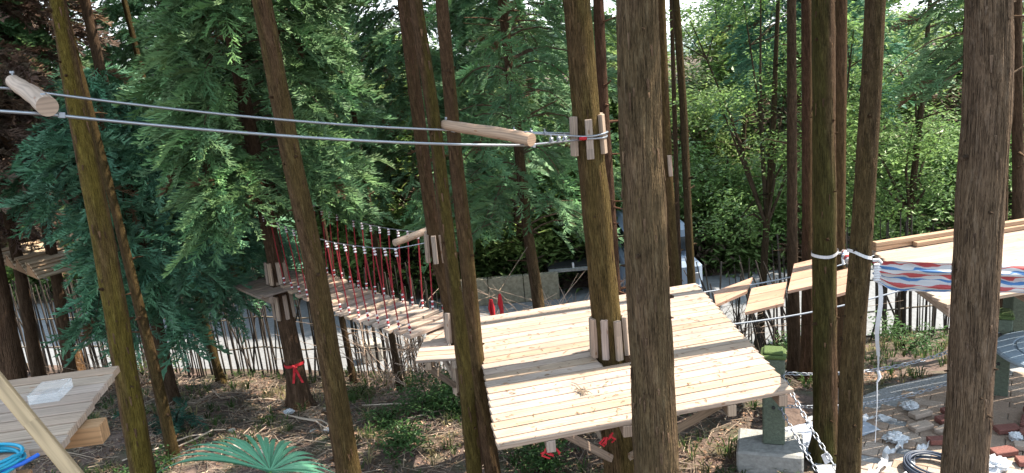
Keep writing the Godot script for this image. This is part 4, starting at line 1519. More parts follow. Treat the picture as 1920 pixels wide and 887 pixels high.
func make_terrace() -> void:
	rng.seed = 30
	# paved floor: a slab, then each paver
	var b := Build.new()
	var outline := [Vector2(3.05, -7.55), Vector2(4.2, -8.1), Vector2(7.5, -8.9), Vector2(7.5, -2.0), Vector2(2.4, -2.0), Vector2(2.5, -5.2), Vector2(2.75, -6.6)]
	var top := []
	var mid := Vector3(4.5, 1.672, -6.0)
	for k in outline.size():
		var p: Vector2 = outline[k]
		var q: Vector2 = outline[(k + 1) % outline.size()]
		var a := Vector3(p.x, 1.672, p.y)
		var c := Vector3(q.x, 1.672, q.y)
		b.face([a, c, mid], Vector3.UP)
		b.face([a, c, c - Vector3(0, 0.35, 0), a - Vector3(0, 0.35, 0)], (a + c) * 0.5 - mid)
	var terrace := struct("terrace_paving", b, M.dust)
	var poly := PackedVector2Array()
	for p: Vector2 in outline:
		poly.append(p)
	var inner := Geometry2D.offset_polygon(poly, -0.26)
	var meshes := []
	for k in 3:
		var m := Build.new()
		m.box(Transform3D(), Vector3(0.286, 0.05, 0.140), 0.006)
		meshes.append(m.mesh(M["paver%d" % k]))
	var turn := 0.62
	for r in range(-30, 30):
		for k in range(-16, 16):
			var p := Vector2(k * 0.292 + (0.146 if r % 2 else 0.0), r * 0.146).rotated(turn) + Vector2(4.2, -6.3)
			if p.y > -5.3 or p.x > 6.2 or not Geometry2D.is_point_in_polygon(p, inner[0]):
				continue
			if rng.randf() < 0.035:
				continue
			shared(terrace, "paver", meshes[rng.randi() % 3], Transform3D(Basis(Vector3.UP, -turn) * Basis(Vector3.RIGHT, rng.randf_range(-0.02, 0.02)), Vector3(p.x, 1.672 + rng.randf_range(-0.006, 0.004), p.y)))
	# loose bricks
	var bm := Build.new()
	bm.box(Transform3D(), Vector3(0.23, 0.055, 0.11), 0.006)
	var brick := bm.mesh(M.red_brick)
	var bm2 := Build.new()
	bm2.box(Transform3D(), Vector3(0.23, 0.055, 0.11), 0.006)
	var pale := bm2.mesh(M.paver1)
	var spots := [
		[4.35, -7.15, 0.2, 0, "behind the stout trunk, far side of the pavers"],
		[4.22, -6.95, 0.5, 1, "just left of the stout trunk, above the hose"],
		[4.05, -6.75, -0.1, 0, "left of the stout trunk, beside the white plastic heap"],
		[4.30, -6.62, 0.15, 1, "half behind the stout trunk, level with the plastic cup"],
		[4.48, -6.45, 0.1, 0, "right of the stout trunk, turned to the viewer"],
		[4.62, -7.05, -0.3, 0, "in front of the round table's pedestal, nearest it"],
		[4.78, -6.85, 0.0, 0, "end-on between the cup and the pedestal"],
		[4.75, -6.5, -0.5, 1, "slanting right of the white cup"],
		[4.95, -6.72, -0.6, 0, "slanting towards the table, last of a row"],
		[5.05, -6.95, 0.9, 0, "turned crosswise below the table's rim"],
		[4.60, -6.25, -0.2, 0, "near the crumpled bag at the stout trunk's foot"],
		[4.88, -6.3, -0.7, 0, "at an angle right of the crumpled bag"],
		[4.15, -7.30, 0.3, 1, "farthest left along the back of the pavers"],
		[4.5, -7.3, 0.1, 0, "by the post behind the table"],
		[4.72, -6.05, -0.4, 1, "nearest the viewer, right of the stout trunk"],
		[5.1, -6.4, 0.4, 0, "at the view's edge beside the pedestal"],
		[4.02, -7.05, 0.25, 1, "closest to the white plastic heap, flat on the sheet"],
		[5.2, -7.1, 1.2, 0, "half under the round table"],
	]
	for s in spots:
		var o := shared(self, "loose_brick", pale if s[3] else brick, Transform3D(Basis(Vector3.UP, s[2]) * Basis(Vector3.RIGHT, rng.randf_range(-0.08, 0.08)), Vector3(s[0], 1.727 + rng.randf_range(0, 0.01), s[1])))
		tag(o, ("pale dusty brick" if s[3] else "dark red brick") + " lying loose " + s[4], "brick", "loose bricks on the terrace")
	# posts
	var foot := Build.new()
	foot.box(Transform3D(Basis(Vector3.UP, -0.35), Vector3(2.38, 1.66, -6.82)), Vector3(0.62, 0.36, 0.5), 0.02)
	tag(part(self, "concrete_footing", foot, M.concrete), "pale concrete block under the green post by the big platform's corner", "block")
	make_post(Vector3(2.43, 1.84, -6.85), 0.90, 0.21, -0.35, "green post with a mossy cap on a concrete block by the big platform's corner")
	make_post(Vector3(5.22, 1.66, -7.72), 0.92, 0.22, -0.5, "green post behind the round blue-grey table")
	make_post(Vector3(6.05, 1.55, -8.55), 1.18, 0.34, -0.3, "broad mossy post with a metal spigot on top, under the far platform", true)
	# round table
	var t := thing("round_table", "round blue-grey table with a grooved top beside the stout trunk", "table", Vector3(5.38, 1.672, -7.0))
	var m := Build.new()
	var prof := [[0.0, 0.80], [0.38, 0.80], [0.387, 0.786], [0.402, 0.786], [0.41, 0.80], [0.56, 0.79], [0.58, 0.775], [0.58, 0.75], [0.56, 0.735], [0.0, 0.735]]
	lathe(m, prof, 48)
	part(t, "table_top", m, M.table)
	m = Build.new()
	lathe(m, [[0.0, 0.735], [0.30, 0.735], [0.15, 0.4], [0.11, 0.15], [0.17, 0.03], [0.18, 0.0], [0.0, 0.0]], 32)
	part(t, "pedestal", m, M.ped)
	# hose coil
	m = Build.new()
	var path := []
	for k in 260:
		var a := TAU * k / 30.0
		var layer := int(k / 30.0)
		var r := 0.235 - 0.02 * (layer % 3) + 0.006 * sin(k * 0.21)
		path.append(Vector3(3.70 + cos(a) * r, 1.72 + 0.019 * float(k) / 60.0 + 0.008 * sin(a * 2.0 + layer), -6.28 + sin(a) * r))
	m.tube(path, 0.0105, 7)
	tag(part(self, "hose_coil", m, M.hose), "coil of dark hose lying on the pavers between the two near trunks", "hose")
	# white plastic ribbons and bags
	var rib := [
		[[3.0, -6.0], [3.1, -6.25], [3.3, -6.4], [3.45, -6.62], [3.62, -6.7], [3.7, -6.9], "long white plastic ribbon trailing across the pavers towards the hose"],
		[[2.95, -6.15], [3.15, -6.12], [3.4, -6.18], [3.65, -6.5], [3.9, -6.72], "second white plastic ribbon, curling behind the hose coil"],
		[[3.3, -7.25], [3.5, -7.3], [3.7, -7.32], [3.85, -7.2], "short white plastic strip along the far edge of the pavers"],
	]
	for r in rib:
		var mb := Build.new()
		var ctrl := []
		for k in r.size() - 1:
			ctrl.append(Vector3(r[k][0], 1.715, r[k][1]))
		var cv := Curve3D.new()
		for k in ctrl.size():
			var tan_: Vector3 = (ctrl[mini(k + 1, ctrl.size() - 1)] - ctrl[maxi(k - 1, 0)]) * 0.2
			cv.add_point(ctrl[k], -tan_, tan_)
		var line := cv.tessellate_even_length(4, 0.04)
		var pts := PackedVector3Array()
		var uvs := PackedVector2Array()
		for k in line.size():
			var d: Vector3 = (line[mini(k + 1, line.size() - 1)] - line[maxi(k - 1, 0)]).normalized()
			var s := d.cross(Vector3.UP).normalized().rotated(d, sin(k * 0.8) * 0.9)
			for q in 5:
				var f := q / 4.0 - 0.5
				pts.append(line[k] + s * f * 0.07 + Vector3(0, 0.018 + 0.014 * sin(k * 1.3 + q * 1.7), 0))
				uvs.append(Vector2(k, q))
		mb.sheet(pts, 5, uvs)
		tag(part(self, "plastic_ribbon", mb, M.bag), r[-1], "plastic")
	var bags := [
		[Vector3(4.22, 1.76, -6.22), Vector3(0.15, 0.06, 0.10), "crumpled white plastic bag beside the foot of the stout trunk"],
		[Vector3(3.66, 1.74, -6.86), Vector3(0.11, 0.05, 0.08), "heap of crumpled white plastic behind the hose coil"],
		[Vector3(4.12, 1.75, -7.45), Vector3(0.09, 0.045, 0.07), "crumpled white plastic at the back edge of the pavers"],
		[Vector3(4.75, 1.74, -6.68), Vector3(0.06, 0.045, 0.05), "white plastic cup lying among the loose bricks"],
		[Vector3(2.66, 1.70, -7.2), Vector3(0.08, 0.05, 0.07), "scrap of white plastic on the soil behind the concrete block"],
	]
	for q in bags:
		var mb := Build.new()
		crumple(mb, q[0], q[1], rng.randi() % 1000)
		tag(part(self, "plastic_bag", mb, M.bag), q[2], "plastic")
	# sheet of grey plastic film on the soil edge
	var film := Build.new()
	var fp := PackedVector3Array()
	var fu := PackedVector2Array()
	for r in 11:
		for k in 21:
			var u := k / 20.0
			var v := r / 10.0
			fp.append(Vector3(2.72 + 0.9 * u - 0.12 * v, 1.705 + 0.014 * noise.get_noise_2d(u * 900, v * 700) + 0.012, -6.72 - 0.36 * u - 0.55 * v * (1.0 - 0.35 * u)))
			fu.append(Vector2(u, v))
	film.sheet(fp, 21, fu)
	var fm := plain(0.24, 0.27, 0.34, 0.3)
	tag(part(self, "plastic_sheet", film, fm), "grey-blue plastic sheet spread along the terrace corner", "plastic")
	# chains
	make_chain([Vector3(2.52, 2.58, -6.78), Vector3(5.2, 2.45, -7.66)], 0.17, "upper chain from the green corner post to the post behind the table")
	make_chain([Vector3(2.52, 2.23, -6.78), Vector3(5.2, 2.08, -7.66)], 0.17, "lower chain from the green corner post to the post behind the table")
	make_chain([Vector3(2.47, 2.60, -6.74), Vector3(2.72, 1.9, -5.0)], 0.12, "upper chain dropping from the green corner post towards the leaning trunk")
	make_chain([Vector3(2.45, 2.25, -6.74), Vector3(2.72, 1.72, -5.0)], 0.13, "lower chain dropping from the green corner post towards the leaning trunk")
	var card := Build.new()
	card.box(Transform3D(Basis(Vector3.UP, 0.2) * Basis(Vector3.BACK, 0.4), Vector3(2.585, 2.12, -5.98)), Vector3(0.07, 0.11, 0.004), 0.001)
	tag(part(self, "paper_tag", card, M.white), "white card hanging on the upper chain beside the leaning trunk", "tag")


func lathe(b: Build, prof: Array, segs: int) -> void:
	for k in prof.size() - 1:
		var p = prof[k]
		var q = prof[k + 1]
		var nn2 := Vector2(-(q[1] - p[1]), q[0] - p[0]).normalized()
		for s in segs:
			var a0 := TAU * s / segs
			var a1 := TAU * (s + 1) / segs
			var d0 := Vector3(cos(a0), 0, sin(a0))
			var d1 := Vector3(cos(a1), 0, sin(a1))
			var up := Vector3(0, 1, 0)
			b.face([d0 * p[0] + up * p[1], d1 * p[0] + up * p[1], d1 * q[0] + up * q[1], d0 * q[0] + up * q[1]], (d0 + d1) * 0.5 * nn2.x * -1.0 * -1.0 + up * nn2.y)


func crumple(b: Build, c: Vector3, size: Vector3, seed_: int) -> void:
	var pts := PackedVector3Array()
	var uvs := PackedVector2Array()
	for r in 19:
		var lat := -PI / 2 + PI * r / 18.0
		for k in 37:
			var a := TAU * (k % 36) / 36.0
			var d := Vector3(cos(lat) * cos(a), sin(lat), cos(lat) * sin(a))
			var f := 0.8 + 0.8 * absf(rough_noise.get_noise_3d(d.x * 90 + seed_, d.y * 90, d.z * 90)) + 0.6 * noise.get_noise_3d(d.x * 90 + seed_, d.y * 160, d.z * 90)
			pts.append(c + Vector3(d.x * size.x, maxf(d.y * size.y * f, -size.y * 0.6), d.z * size.z) * Vector3(f, 1, f))
			uvs.append(Vector2(k, r))
	b.sheet(pts, 37, uvs, PackedColorArray(), true)


# ---------------------------------------------------------------- fence, roadside, plants, litter
func make_fence() -> void:
	rng.seed = 31
	for side in 3:
		var lab: String = ["fence of thin dark bamboo sticks along the road under the rope bridge", "fence of thin dark sticks behind the far platform and terrace", "tangle of slanting sticks below the stepping boards"][side]
		var t := thing("stick_fence", lab, "fence", Vector3([-5.0, 6.0, 3.4][side], 0.3, -12.5), "stick fences by the road")
		var o := t.position
		var x: float = [-12.0, 4.6, 2.2][side]
		var stop: float = [-0.7, 9.5, 4.6][side]
		while x < stop:
			var z := fence_z(x) + rng.randf_range(-0.22, 0.3)
			var h := rng.randf_range(1.5, 2.35)
			var lean := Vector3(rng.randfn() * 0.025 - 0.02, 0, rng.randfn() * 0.03)
			if side == 2:
				lean = Vector3(rng.randf_range(-0.5, 0.1), 0, rng.randf_range(-0.1, 0.1))
				z += 0.8
				h *= 0.8
			elif rng.randf() < 0.05:
				lean.x += rng.randf_range(-0.4, 0.4)
			var g := land(x, z) - 0.05
			var w := rng.randf_range(0.010, 0.020)
			var p := Vector3(x, g, z) - o
			var m := Build.new()
			m.tint = Color(0.045, 0.037, 0.031) * rng.randf_range(0.6, 1.6)  # weathered bamboo, darkened further: shade from the trees is put into the colour
			m.tube([p, p + lean * h * 0.5 + Vector3(rng.randf_range(-0.02, 0.02), h * 0.5, 0), p + lean * h + Vector3(0, h, 0)], [w, w * 0.9, w * 0.7], 6)
			part(t, "stick", m, M.dry)
			x += rng.randf_range(0.025, 0.068)
		for y in [0.55, 1.15]:
			if side == 2:
				continue
			var m := Build.new()
			m.tint = Color(0.16, 0.13, 0.10)
			var path := []
			var q: float = [-12.0, 4.6][side]
			while q < stop:
				path.append(Vector3(q, land(q, fence_z(q)) + y + rng.randf_range(-0.02, 0.02), fence_z(q) + 0.03) - o)
				q += 0.8
			m.tube(path, 0.014, 6)
			part(t, "rail", m, M.dry)


func make_roadside() -> void:
	rng.seed = 32
	var t := thing("concrete_wall", "low mottled concrete wall in three panels beyond the big platform's far edge", "wall", Vector3(0.1, 0.0, -17.4))
	for k in 3:
		var m := Build.new()
		m.box(Transform3D(Basis(), Vector3(-1.2 + k * 0.85, 0.33, 0)), Vector3(0.835, 0.66, 0.16), 0.012)
		part(t, "panel", m, M.wall)
	var s := thing("roadside_shed", "low dark open shelter with a pale beam across its front, beside the concrete wall", "shelter", Vector3(1.75, 0.0, -17.6))
	var m := Build.new()
	m.box(Transform3D(Basis(), Vector3(0, 0.66, 0.1)), Vector3(1.9, 0.07, 0.12), 0.008)
	part(s, "beam", m, M.concrete)
	for q in [[Vector3(0, 0.72, -0.45), Vector3(1.9, 0.03, 1.0)], [Vector3(0, 0.35, -0.93), Vector3(1.9, 0.7, 0.04)], [Vector3(-0.93, 0.31, -0.4), Vector3(0.05, 0.62, 0.98)]]:
		m = Build.new()
		m.box(Transform3D(Basis(), q[0]), q[1], 0.005)
		part(s, "board_wall", m, M.dark)
	m = Build.new()
	m.box(Transform3D(Basis(), Vector3(0.66, 0.3, 0.08)), Vector3(0.5, 0.58, 0.03), 0.005)
	part(s, "blue_panel", m, M.blue_sheet)
	for q in 2:
		m = Build.new()
		m.box(Transform3D(Basis(), Vector3(-0.35 + 0.55 * q, 0.76, 0.1)), Vector3(0.05, 0.13, 0.05), 0.006)
		part(s, "peg", m, M.white)
	# red straps hanging from a rope between trunks
	var ro := Build.new()
	ro.tube([Vector3(-0.78, 3.15, -7.83), Vector3(-0.25, 2.86, -9.2), Vector3(0.22, 3.0, -10.95)], 0.006, 6)
	tag(part(self, "thin_rope", ro, M.twig), "thin rope from the small deck's trunk to the bare-branched trunk", "rope")
	for k in 2:
		var b := Build.new()
		var p := Vector3(-0.33 + 0.11 * k, 2.86 - 0.02 * k, -9.0 - 0.25 * k)
		for q in 4:
			var w := Vector3(rng.randf_range(-0.03, 0.03), 0, rng.randf_range(-0.03, 0.03))
			b.tube([p + w * 0.4, p + w + Vector3(0, -0.12, 0), p + w * 0.6 + Vector3(0.01, -0.22, 0), p + w * 1.3 + Vector3(0, -0.32 - 0.04 * k, 0)], [0.012, 0.02, 0.014, 0.018], 7)
		tag(part(self, "red_harness", b, M.red), ["bunch of red straps hanging nearest the trunk by the big platform", "second bunch of red straps hanging on the same rope, nearer the concrete wall"][k], "straps", "red straps hung on the thin rope")
	# pale stone block and stump by the fence
	m = Build.new()
	m.box(Transform3D(Basis(Vector3.UP, 0.3), Vector3(-3.05, 0.2, -14.5)), Vector3(0.42, 0.42, 0.34), 0.03)
	tag(part(self, "stone_block", m, M.stone), "pale squared stone on the road behind the stick fence", "block")
	m = Build.new()
	m.tint = Color(0.62, 0.42, 0.26)
	m.tube([Vector3(-8.55, 0.2, -13.7), Vector3(-8.52, 0.6, -13.7), Vector3(-8.5, 1.05, -13.7)], [0.2, 0.15, 0.13], 16)
	tag(part(self, "tree_stump", m, M.bark), "sunlit orange-brown stump behind the fence by the zigzag walkway", "stump")
	# parked van
	var v := thing("parked_van", "small blue-grey van on the road, mostly hidden by the slender trunks", "van", Vector3(3.35, 0.0, -17.6))
	m = Build.new()
	m.box(Transform3D(Basis(), Vector3(0, 0.62, -0.2)), Vector3(1.62, 0.72, 3.4), 0.09)
	part(v, "body", m, M.car)
	m = Build.new()
	m.box(Transform3D(Basis(), Vector3(0, 1.33, -0.55)), Vector3(1.5, 0.74, 2.6), 0.14)
	part(v, "cabin", m, M.car)
	m = Build.new()
	m.box(Transform3D(Basis(Vector3.RIGHT, -0.25), Vector3(0, 1.32, 0.74)), Vector3(1.3, 0.5, 0.06), 0.02)
	part(v, "windscreen", m, M.glass)
	for s2 in [-1.0, 1.0]:
		m = Build.new()
		m.box(Transform3D(Basis(), Vector3(s2 * 0.745, 1.35, -0.5)), Vector3(0.03, 0.42, 2.0), 0.01)
		part(v, "side_window", m, M.glass)
		m = Build.new()
		m.box(Transform3D(Basis(), Vector3(s2 * 0.6, 0.68, 1.5)), Vector3(0.26, 0.15, 0.04), 0.015)
		part(v, "headlight", m, M.zinc)
		for z in [-1.3, 1.0]:
			var w := Node3D.new()
			w.name = "wheel"
			v.add_child(w, true)
			w.position = Vector3(s2 * 0.72, 0.29, z)
			m = Build.new()
			m.tube([Vector3(-0.09, 0, 0), Vector3(-0.07, 0, 0), Vector3(0.07, 0, 0), Vector3(0.09, 0, 0)], [0.26, 0.29, 0.29, 0.26], 20)
			part(w, "tyre", m, M.dark)
			m = Build.new()
			m.tube([Vector3(-0.095, 0, 0), Vector3(0.095, 0, 0)], 0.17, 16)
			part(w, "rim", m, M.zinc)
	m = Build.new()
	m.box(Transform3D(Basis(), Vector3(0, 0.38, 1.5)), Vector3(1.58, 0.16, 0.12), 0.03)
	part(v, "bumper", m, M.blue_sheet)


func make_palm() -> void:
	rng.seed = 33
	var base := Vector3(-1.72, land(-1.72, -4.6) - 0.02, -4.6)
	var t := thing("fan_palm", "fan palm with bright blue-green fronds at the bottom of the view", "palm", base)
	var m := Build.new()
	m.tint = Color(0.3, 0.24, 0.18)
	m.tube([Vector3.ZERO, Vector3(0.02, 0.7, 0.05), Vector3(0.0, 1.45, 0.1)], [0.09, 0.08, 0.07], 14)
	part(t, "trunk", m, M.bark)
	# [hub, pointing direction, face normal, blade length, first angle, last angle, blades]
	var fronds := [
		[Vector3(-1.68, 3.33, -4.42), Vector3(-0.15, 0.15, -0.9), Vector3(0.38, 0.85, 0.15), 0.76, -1.4, 1.45, 26],
		[Vector3(-2.02, 3.08, -4.30), Vector3(-0.75, 0.45, -0.1), Vector3(0.2, 0.75, 0.6), 0.5, -0.9, 1.4, 16],
		[Vector3(-1.4, 2.7, -4.7), Vector3(0.7, 0.2, -0.5), Vector3(0.0, 0.9, 0.3), 0.5, -1.3, 1.3, 16],
	]
	for f in fronds:
		var hub: Vector3 = f[0] - base
		var y := (f[1] as Vector3).normalized()
		var nn: Vector3 = (f[2] - y * y.dot(f[2])).normalized()
		var x := y.cross(nn)
		var fr := Node3D.new()
		fr.name = "frond"
		t.add_child(fr, true)
		var st := Build.new()
		st.tint = Color(0.12, 0.2, 0.06)
		var crown := Vector3(0, 1.45, 0.1)
		st.tube([crown, crown.lerp(hub, 0.5) + Vector3(0, 0.1, 0), hub], [0.014, 0.011, 0.009], 6)
		part(fr, "leaf_stalk", st, M.palm)
		var n: int = f[6]
		for k in n:
			var u := k / float(n - 1)
			var a := lerpf(f[4], f[5], pow(u, 1.3)) + rng.randf_range(-0.03, 0.03)
			var d := x * sin(a) + y * cos(a)
			var s := x * cos(a) - y * sin(a)
			var l: float = f[3] * (0.82 - 0.2 * sin(a * 0.9)) * rng.randf_range(0.93, 1.05)
			if a < -1.0:
				l *= 1.05
			var b := Build.new()
			var g := rng.randf_range(0.85, 1.15)
			b.tint = Color(0.09 * g, 0.24 * g, 0.145 * g)
			var rows := 9
			var prev := []
			for q in rows:
				var v := q / float(rows - 1)
				var w := 0.0185 * sin(minf(1.0, 0.10 + v * 1.35) * PI * 0.5) * (1.0 - smoothstep(0.5, 1.0, v) * 0.97)
				var droop := -0.20 * v * v * v * l / 0.6
				var c := hub + d * l * v + Vector3(0, droop, 0) + nn * 0.01 * sin(k * 1.7)
				var cur := [c - s * w + nn * w * 0.45, c, c + s * w + nn * w * 0.45]
				if prev.size():
					b.face([prev[0], prev[1], cur[1], cur[0]], nn)
					b.face([prev[1], prev[2], cur[2], cur[1]], nn)
				prev = cur
			part(fr, "blade", b, M.palm)


func make_undergrowth() -> void:
	rng.seed = 34
	# leaf litter and needles
	var lm := Build.new()
	lm.face([Vector3(-0.02, 0, 0), Vector3(0, 0.006, -0.009), Vector3(0.022, 0.002, 0), Vector3(0, 0.006, 0.009)], Vector3.UP)
	var spots := []
	var tints := []
	for k in 60000:
		var x := rng.randf_range(-9.0, 5.0)
		var z := rng.randf_range(-13.0, -5.0)
		if x > 2.7 and z > -8.3:
			continue
		var sc := rng.randf_range(0.4, 1.5)
		spots.append(Transform3D(Basis.from_euler(Vector3(rng.randf_range(-0.6, 0.6), rng.randf() * TAU, rng.randf_range(-0.6, 0.6))).scaled(Vector3.ONE * sc), Vector3(x, land(x, z) + 0.008, z)))
		var g := rng.randf_range(0.4, 1.5)
		tints.append(Color(0.19 * g, 0.115 * g, 0.075 * g) if rng.randf() < 0.93 else Color(0.42, 0.34, 0.24))
	tag(many(self, "leaf_litter", lm.mesh(M.dry), spots, tints), "brown fallen leaves and needles covering the forest floor", "leaf litter", "", "stuff")
	var tm := Build.new()
	tm.tube([Vector3(-0.17, 0, 0), Vector3(-0.03, 0.012, 0.02), Vector3(0.17, 0.0, 0)], [0.0035, 0.004, 0.002], 4, false)
	tm.tube([Vector3(0.0, 0.01, 0.01), Vector3(0.07, 0.03, -0.06)], [0.003, 0.0015], 4, false)
	spots = []
	tints = []
	for k in 6000:
		var x := rng.randf_range(-9.0, 4.0)
		var z := rng.randf_range(-13.2, -5.0)
		if x > 2.6 and z > -8.3:
			continue
		var sc := rng.randf_range(0.5, 1.8)
		spots.append(Transform3D(Basis.from_euler(Vector3(rng.randf_range(-0.25, 0.25), rng.randf() * TAU, rng.randf_range(-0.4, 0.4))).scaled(Vector3.ONE * sc), Vector3(x, land(x, z) + 0.012, z)))
		var g := rng.randf_range(0.4, 1.4)
		tints.append(Color(0.22 * g, 0.17 * g, 0.13 * g))
	tag(many(self, "fallen_twigs", tm.mesh(M.dry), spots, tints), "thin dead twigs scattered over the forest floor", "twigs", "", "stuff")
	# grass-like weeds on the floor and the bank
	var gm := Build.new()
	for k in 9:
		var a := TAU * k / 9.0 + rng.randf()
		var d := Vector3(cos(a), 0, sin(a))
		var s := Vector3(-d.z, 0, d.x) * 0.006
		var h := rng.randf_range(0.1, 0.2)
		var p := d * 0.02
		var q := d * 0.05 + Vector3(0, h * 0.7, 0)
		var e := d * rng.randf_range(0.1, 0.16) + Vector3(0, h * 0.8, 0)
		gm.face([p - s, p + s, q + s, q - s], d)
		gm.face([q - s, q + s, e], Vector3.UP)
	spots = []
	tints = []
	for k in 3000:
		var x := rng.randf_range(-9.0, 8.5)
		var z := rng.randf_range(-13.2, -6.0)
		var patch := noise.get_noise_2d(x * 45.0 + 70.0, z * 45.0)
		if x > 2.6 and z > -8.3 or patch < (0.05 if x < 2.0 else -0.1):
			continue
		var sc := rng.randf_range(0.5, 1.3)
		spots.append(Transform3D(Basis(Vector3.UP, rng.randf() * TAU).scaled(Vector3.ONE * sc), Vector3(x, land(x, z), z)))
		var g := rng.randf_range(0.6, 1.4)
		tints.append(Color(0.05 * g, 0.09 * g, 0.025 * g) if rng.randf() < 0.75 else Color(0.24 * g, 0.21 * g, 0.11 * g))
	tag(many(self, "grass", gm.mesh(M.leaf), spots, tints), "sparse grass and weeds on the forest floor and below the terrace", "grass", "", "stuff")
	# green mass on the bank across the road
	spots = []
	tints = []
	for k in 9000:
		var x := rng.randf_range(-18.0, 19.0)
		var z := fence_z(x) - 5.7 - 18.0 * pow(rng.randf(), 1.6)
		var sc := rng.randf_range(1.0, 2.2)
		spots.append(Transform3D(Basis.from_euler(Vector3(rng.randf_range(-0.4, 0.4), rng.randf() * TAU, 0)).scaled(Vector3.ONE * sc), Vector3(x, land(x, z) + rng.randf_range(0.05, 0.8), z)))
		var g := rng.randf_range(0.6, 1.3)
		tints.append(Color(0.14 * g, 0.22 * g, 0.07 * g) if noise.get_noise_2d(x * 30.0, z * 30.0) > -0.15 else Color(0.16 * g, 0.115 * g, 0.085 * g))
	tag(many(self, "bank_undergrowth", leaf_clumps[1], spots, tints), "tangled undergrowth covering the bank across the road", "undergrowth", "", "stuff")
	# shrubs
	var shrubs := [
		[-1.35, -9.9, 0.5, 70, "glossy green shrub below the small deck", Color(0.075, 0.155, 0.05)],
		[-0.9, -9.6, 0.42, 60, "low green shrub at the foot of the mossed thin trunk", Color(0.075, 0.155, 0.05)],
		[-1.9, -9.4, 0.26, 26, "dark grassy shrub below the rope bridge", Color(0.075, 0.155, 0.05)],
		[-4.75, -9.4, 0.34, 26, "blue-green cedar seedling between the slim mossy cedar and the thin reddish trunk", Color(0.03, 0.085, 0.06)],
		[0.1, -7.6, 0.34, 40, "bright green shrub under the front corner of the big platform", Color(0.075, 0.155, 0.05)],
		[-4.6, -8.2, 0.22, 24, "small leafy shrub beside the low near platform", Color(0.075, 0.155, 0.05)],
		[-0.3, -8.4, 0.3, 30, "dark leafy shrub behind the front joist of the big platform", Color(0.075, 0.155, 0.05)],
		[4.6, -11.4, 0.5, 40, "broad low shrub beyond the chains", Color(0.075, 0.155, 0.05)],
		[6.0, -11.0, 0.5, 44, "green shrub by the fence under the striped tarp", Color(0.075, 0.155, 0.05)],
		[-7.0, -13.3, 0.6, 40, "yellow-green shrub in the fence by the dark slanting trunk", Color(0.10, 0.14, 0.03)],
		[-2.6, -10.9, 0.3, 24, "yellow-green seedling beside the fence beneath the rope bridge", Color(0.08, 0.13, 0.03)],
		[-1.5, -8.2, 0.3, 30, "low weed patch at the foot of the scarred trunk", Color(0.075, 0.155, 0.05)],
	]
	for k in shrubs.size():
		var r = shrubs[k]
		rng.seed = 700 + k
		var g := land(r[0], r[1])
		var t := thing("shrub", r[4], "shrub", Vector3(r[0], g - 0.03, r[1]), "shrubs on the forest floor")
		var st := Build.new()
		var sp := []
		var ti := []
		var size: float = r[2]
		for q in 7:
			var a := TAU * q / 7.0 + rng.randf()
			var e := Vector3(cos(a), rng.randf_range(0.7, 1.5), sin(a)) * size * rng.randf_range(0.6, 1.0)
			st.tint = Color(0.12, 0.10, 0.06)
			st.tube([Vector3.ZERO, e * 0.5 + Vector3(0, 0.05, 0), e], [0.008, 0.006, 0.003], 5, false)
			for w in r[3] / 7 + 1:
				sp.append(Transform3D(Basis.from_euler(Vector3(rng.randf_range(-0.5, 0.5), rng.randf() * TAU, 0)).scaled(Vector3.ONE * rng.randf_range(0.55, 0.9)), e * rng.randf_range(0.35, 1.05) + Vector3(rng.randfn(), rng.randfn() * 0.5, rng.randfn()) * size * 0.16))
				var c: Color = r[5] * rng.randf_range(0.65, 1.35)
				c.a = 1.0
				ti.append(c)
		var so := part(t, "stems", st, M.bark)
		so.set_meta("kind", "stuff")
		if k == 3:
			var up := []
			for x in sp:
				up.append(Transform3D(x.basis * Basis(Vector3.BACK, rng.randf_range(-0.6, 0.4)), x.origin))
			many(t, "foliage", cedar_sprays[0], up, ti)
		else:
			many(t, "foliage", leaf_clumps[0], sp, ti)
	# bare arching brush behind the rope bridge and under the small deck
	var brush := [[-2.0, -12.0, "pale dry brushwood behind the rope bridge", 60, 1.7], [-1.1, -10.7, "heap of dead arching twigs under the small deck", 46, 0.8], [1.0, -12.6, "dry brown brush beyond the big platform", 60, 1.8], [3.3, -12.2, "pale dry brush under the stepping boards", 70, 1.1], [-6.9, -12.4, "dark dead twigs at the foot of the large blue-green cedar", 40, 0.9]]
	for k in brush.size():
		var r = brush[k]
		rng.seed = 800 + k
		var t := thing("brushwood", r[2], "brushwood", Vector3(r[0], land(r[0], r[1]) - 0.03, r[1]), "dry brushwood")
		var b := Build.new()
		for q in r[3]:
			var p := Vector3(rng.randfn() * 0.5, 0, rng.randfn() * 0.2)
			var d := Vector3(rng.randfn() * 0.5, rng.randf_range(0.5, 1.0), rng.randfn() * 0.3) * float(r[4])
			b.tint = Color(0.30, 0.22, 0.17) * rng.randf_range(0.5, 1.4)
			b.tube([p, p + d * 0.55 + Vector3(0, 0.15, 0), p + d * Vector3(1.3, 0.9, 1.2)], [0.009, 0.006, 0.003], 4, false)
			b.tube([p + d * 0.5 + Vector3(0, 0.12, 0), p + d * 0.8 + Vector3(rng.randfn() * 0.2, 0.1, rng.randfn() * 0.2)], [0.005, 0.002], 4, false)
		var o := part(t, "twigs", b, M.dry)
		o.set_meta("kind", "stuff")
	# stones and sticks one can pick out
	var stones := [[-3.6, -8.45, 0.07, "rounded grey stone above the fan palm"], [-3.9, -9.2, 0.035, "small pale stone on the bare soil"], [-2.75, -8.9, 0.035, "white pebble on the soil above the palm's tips"], [-3.2, -8.3, 0.05, "flat pale stone behind the palm fronds"], [-2.9, -10.2, 0.04, "pale stone in front of the ribboned trunk"], [1.9, -8.3, 0.05, "stone on the slope below the big platform"]]
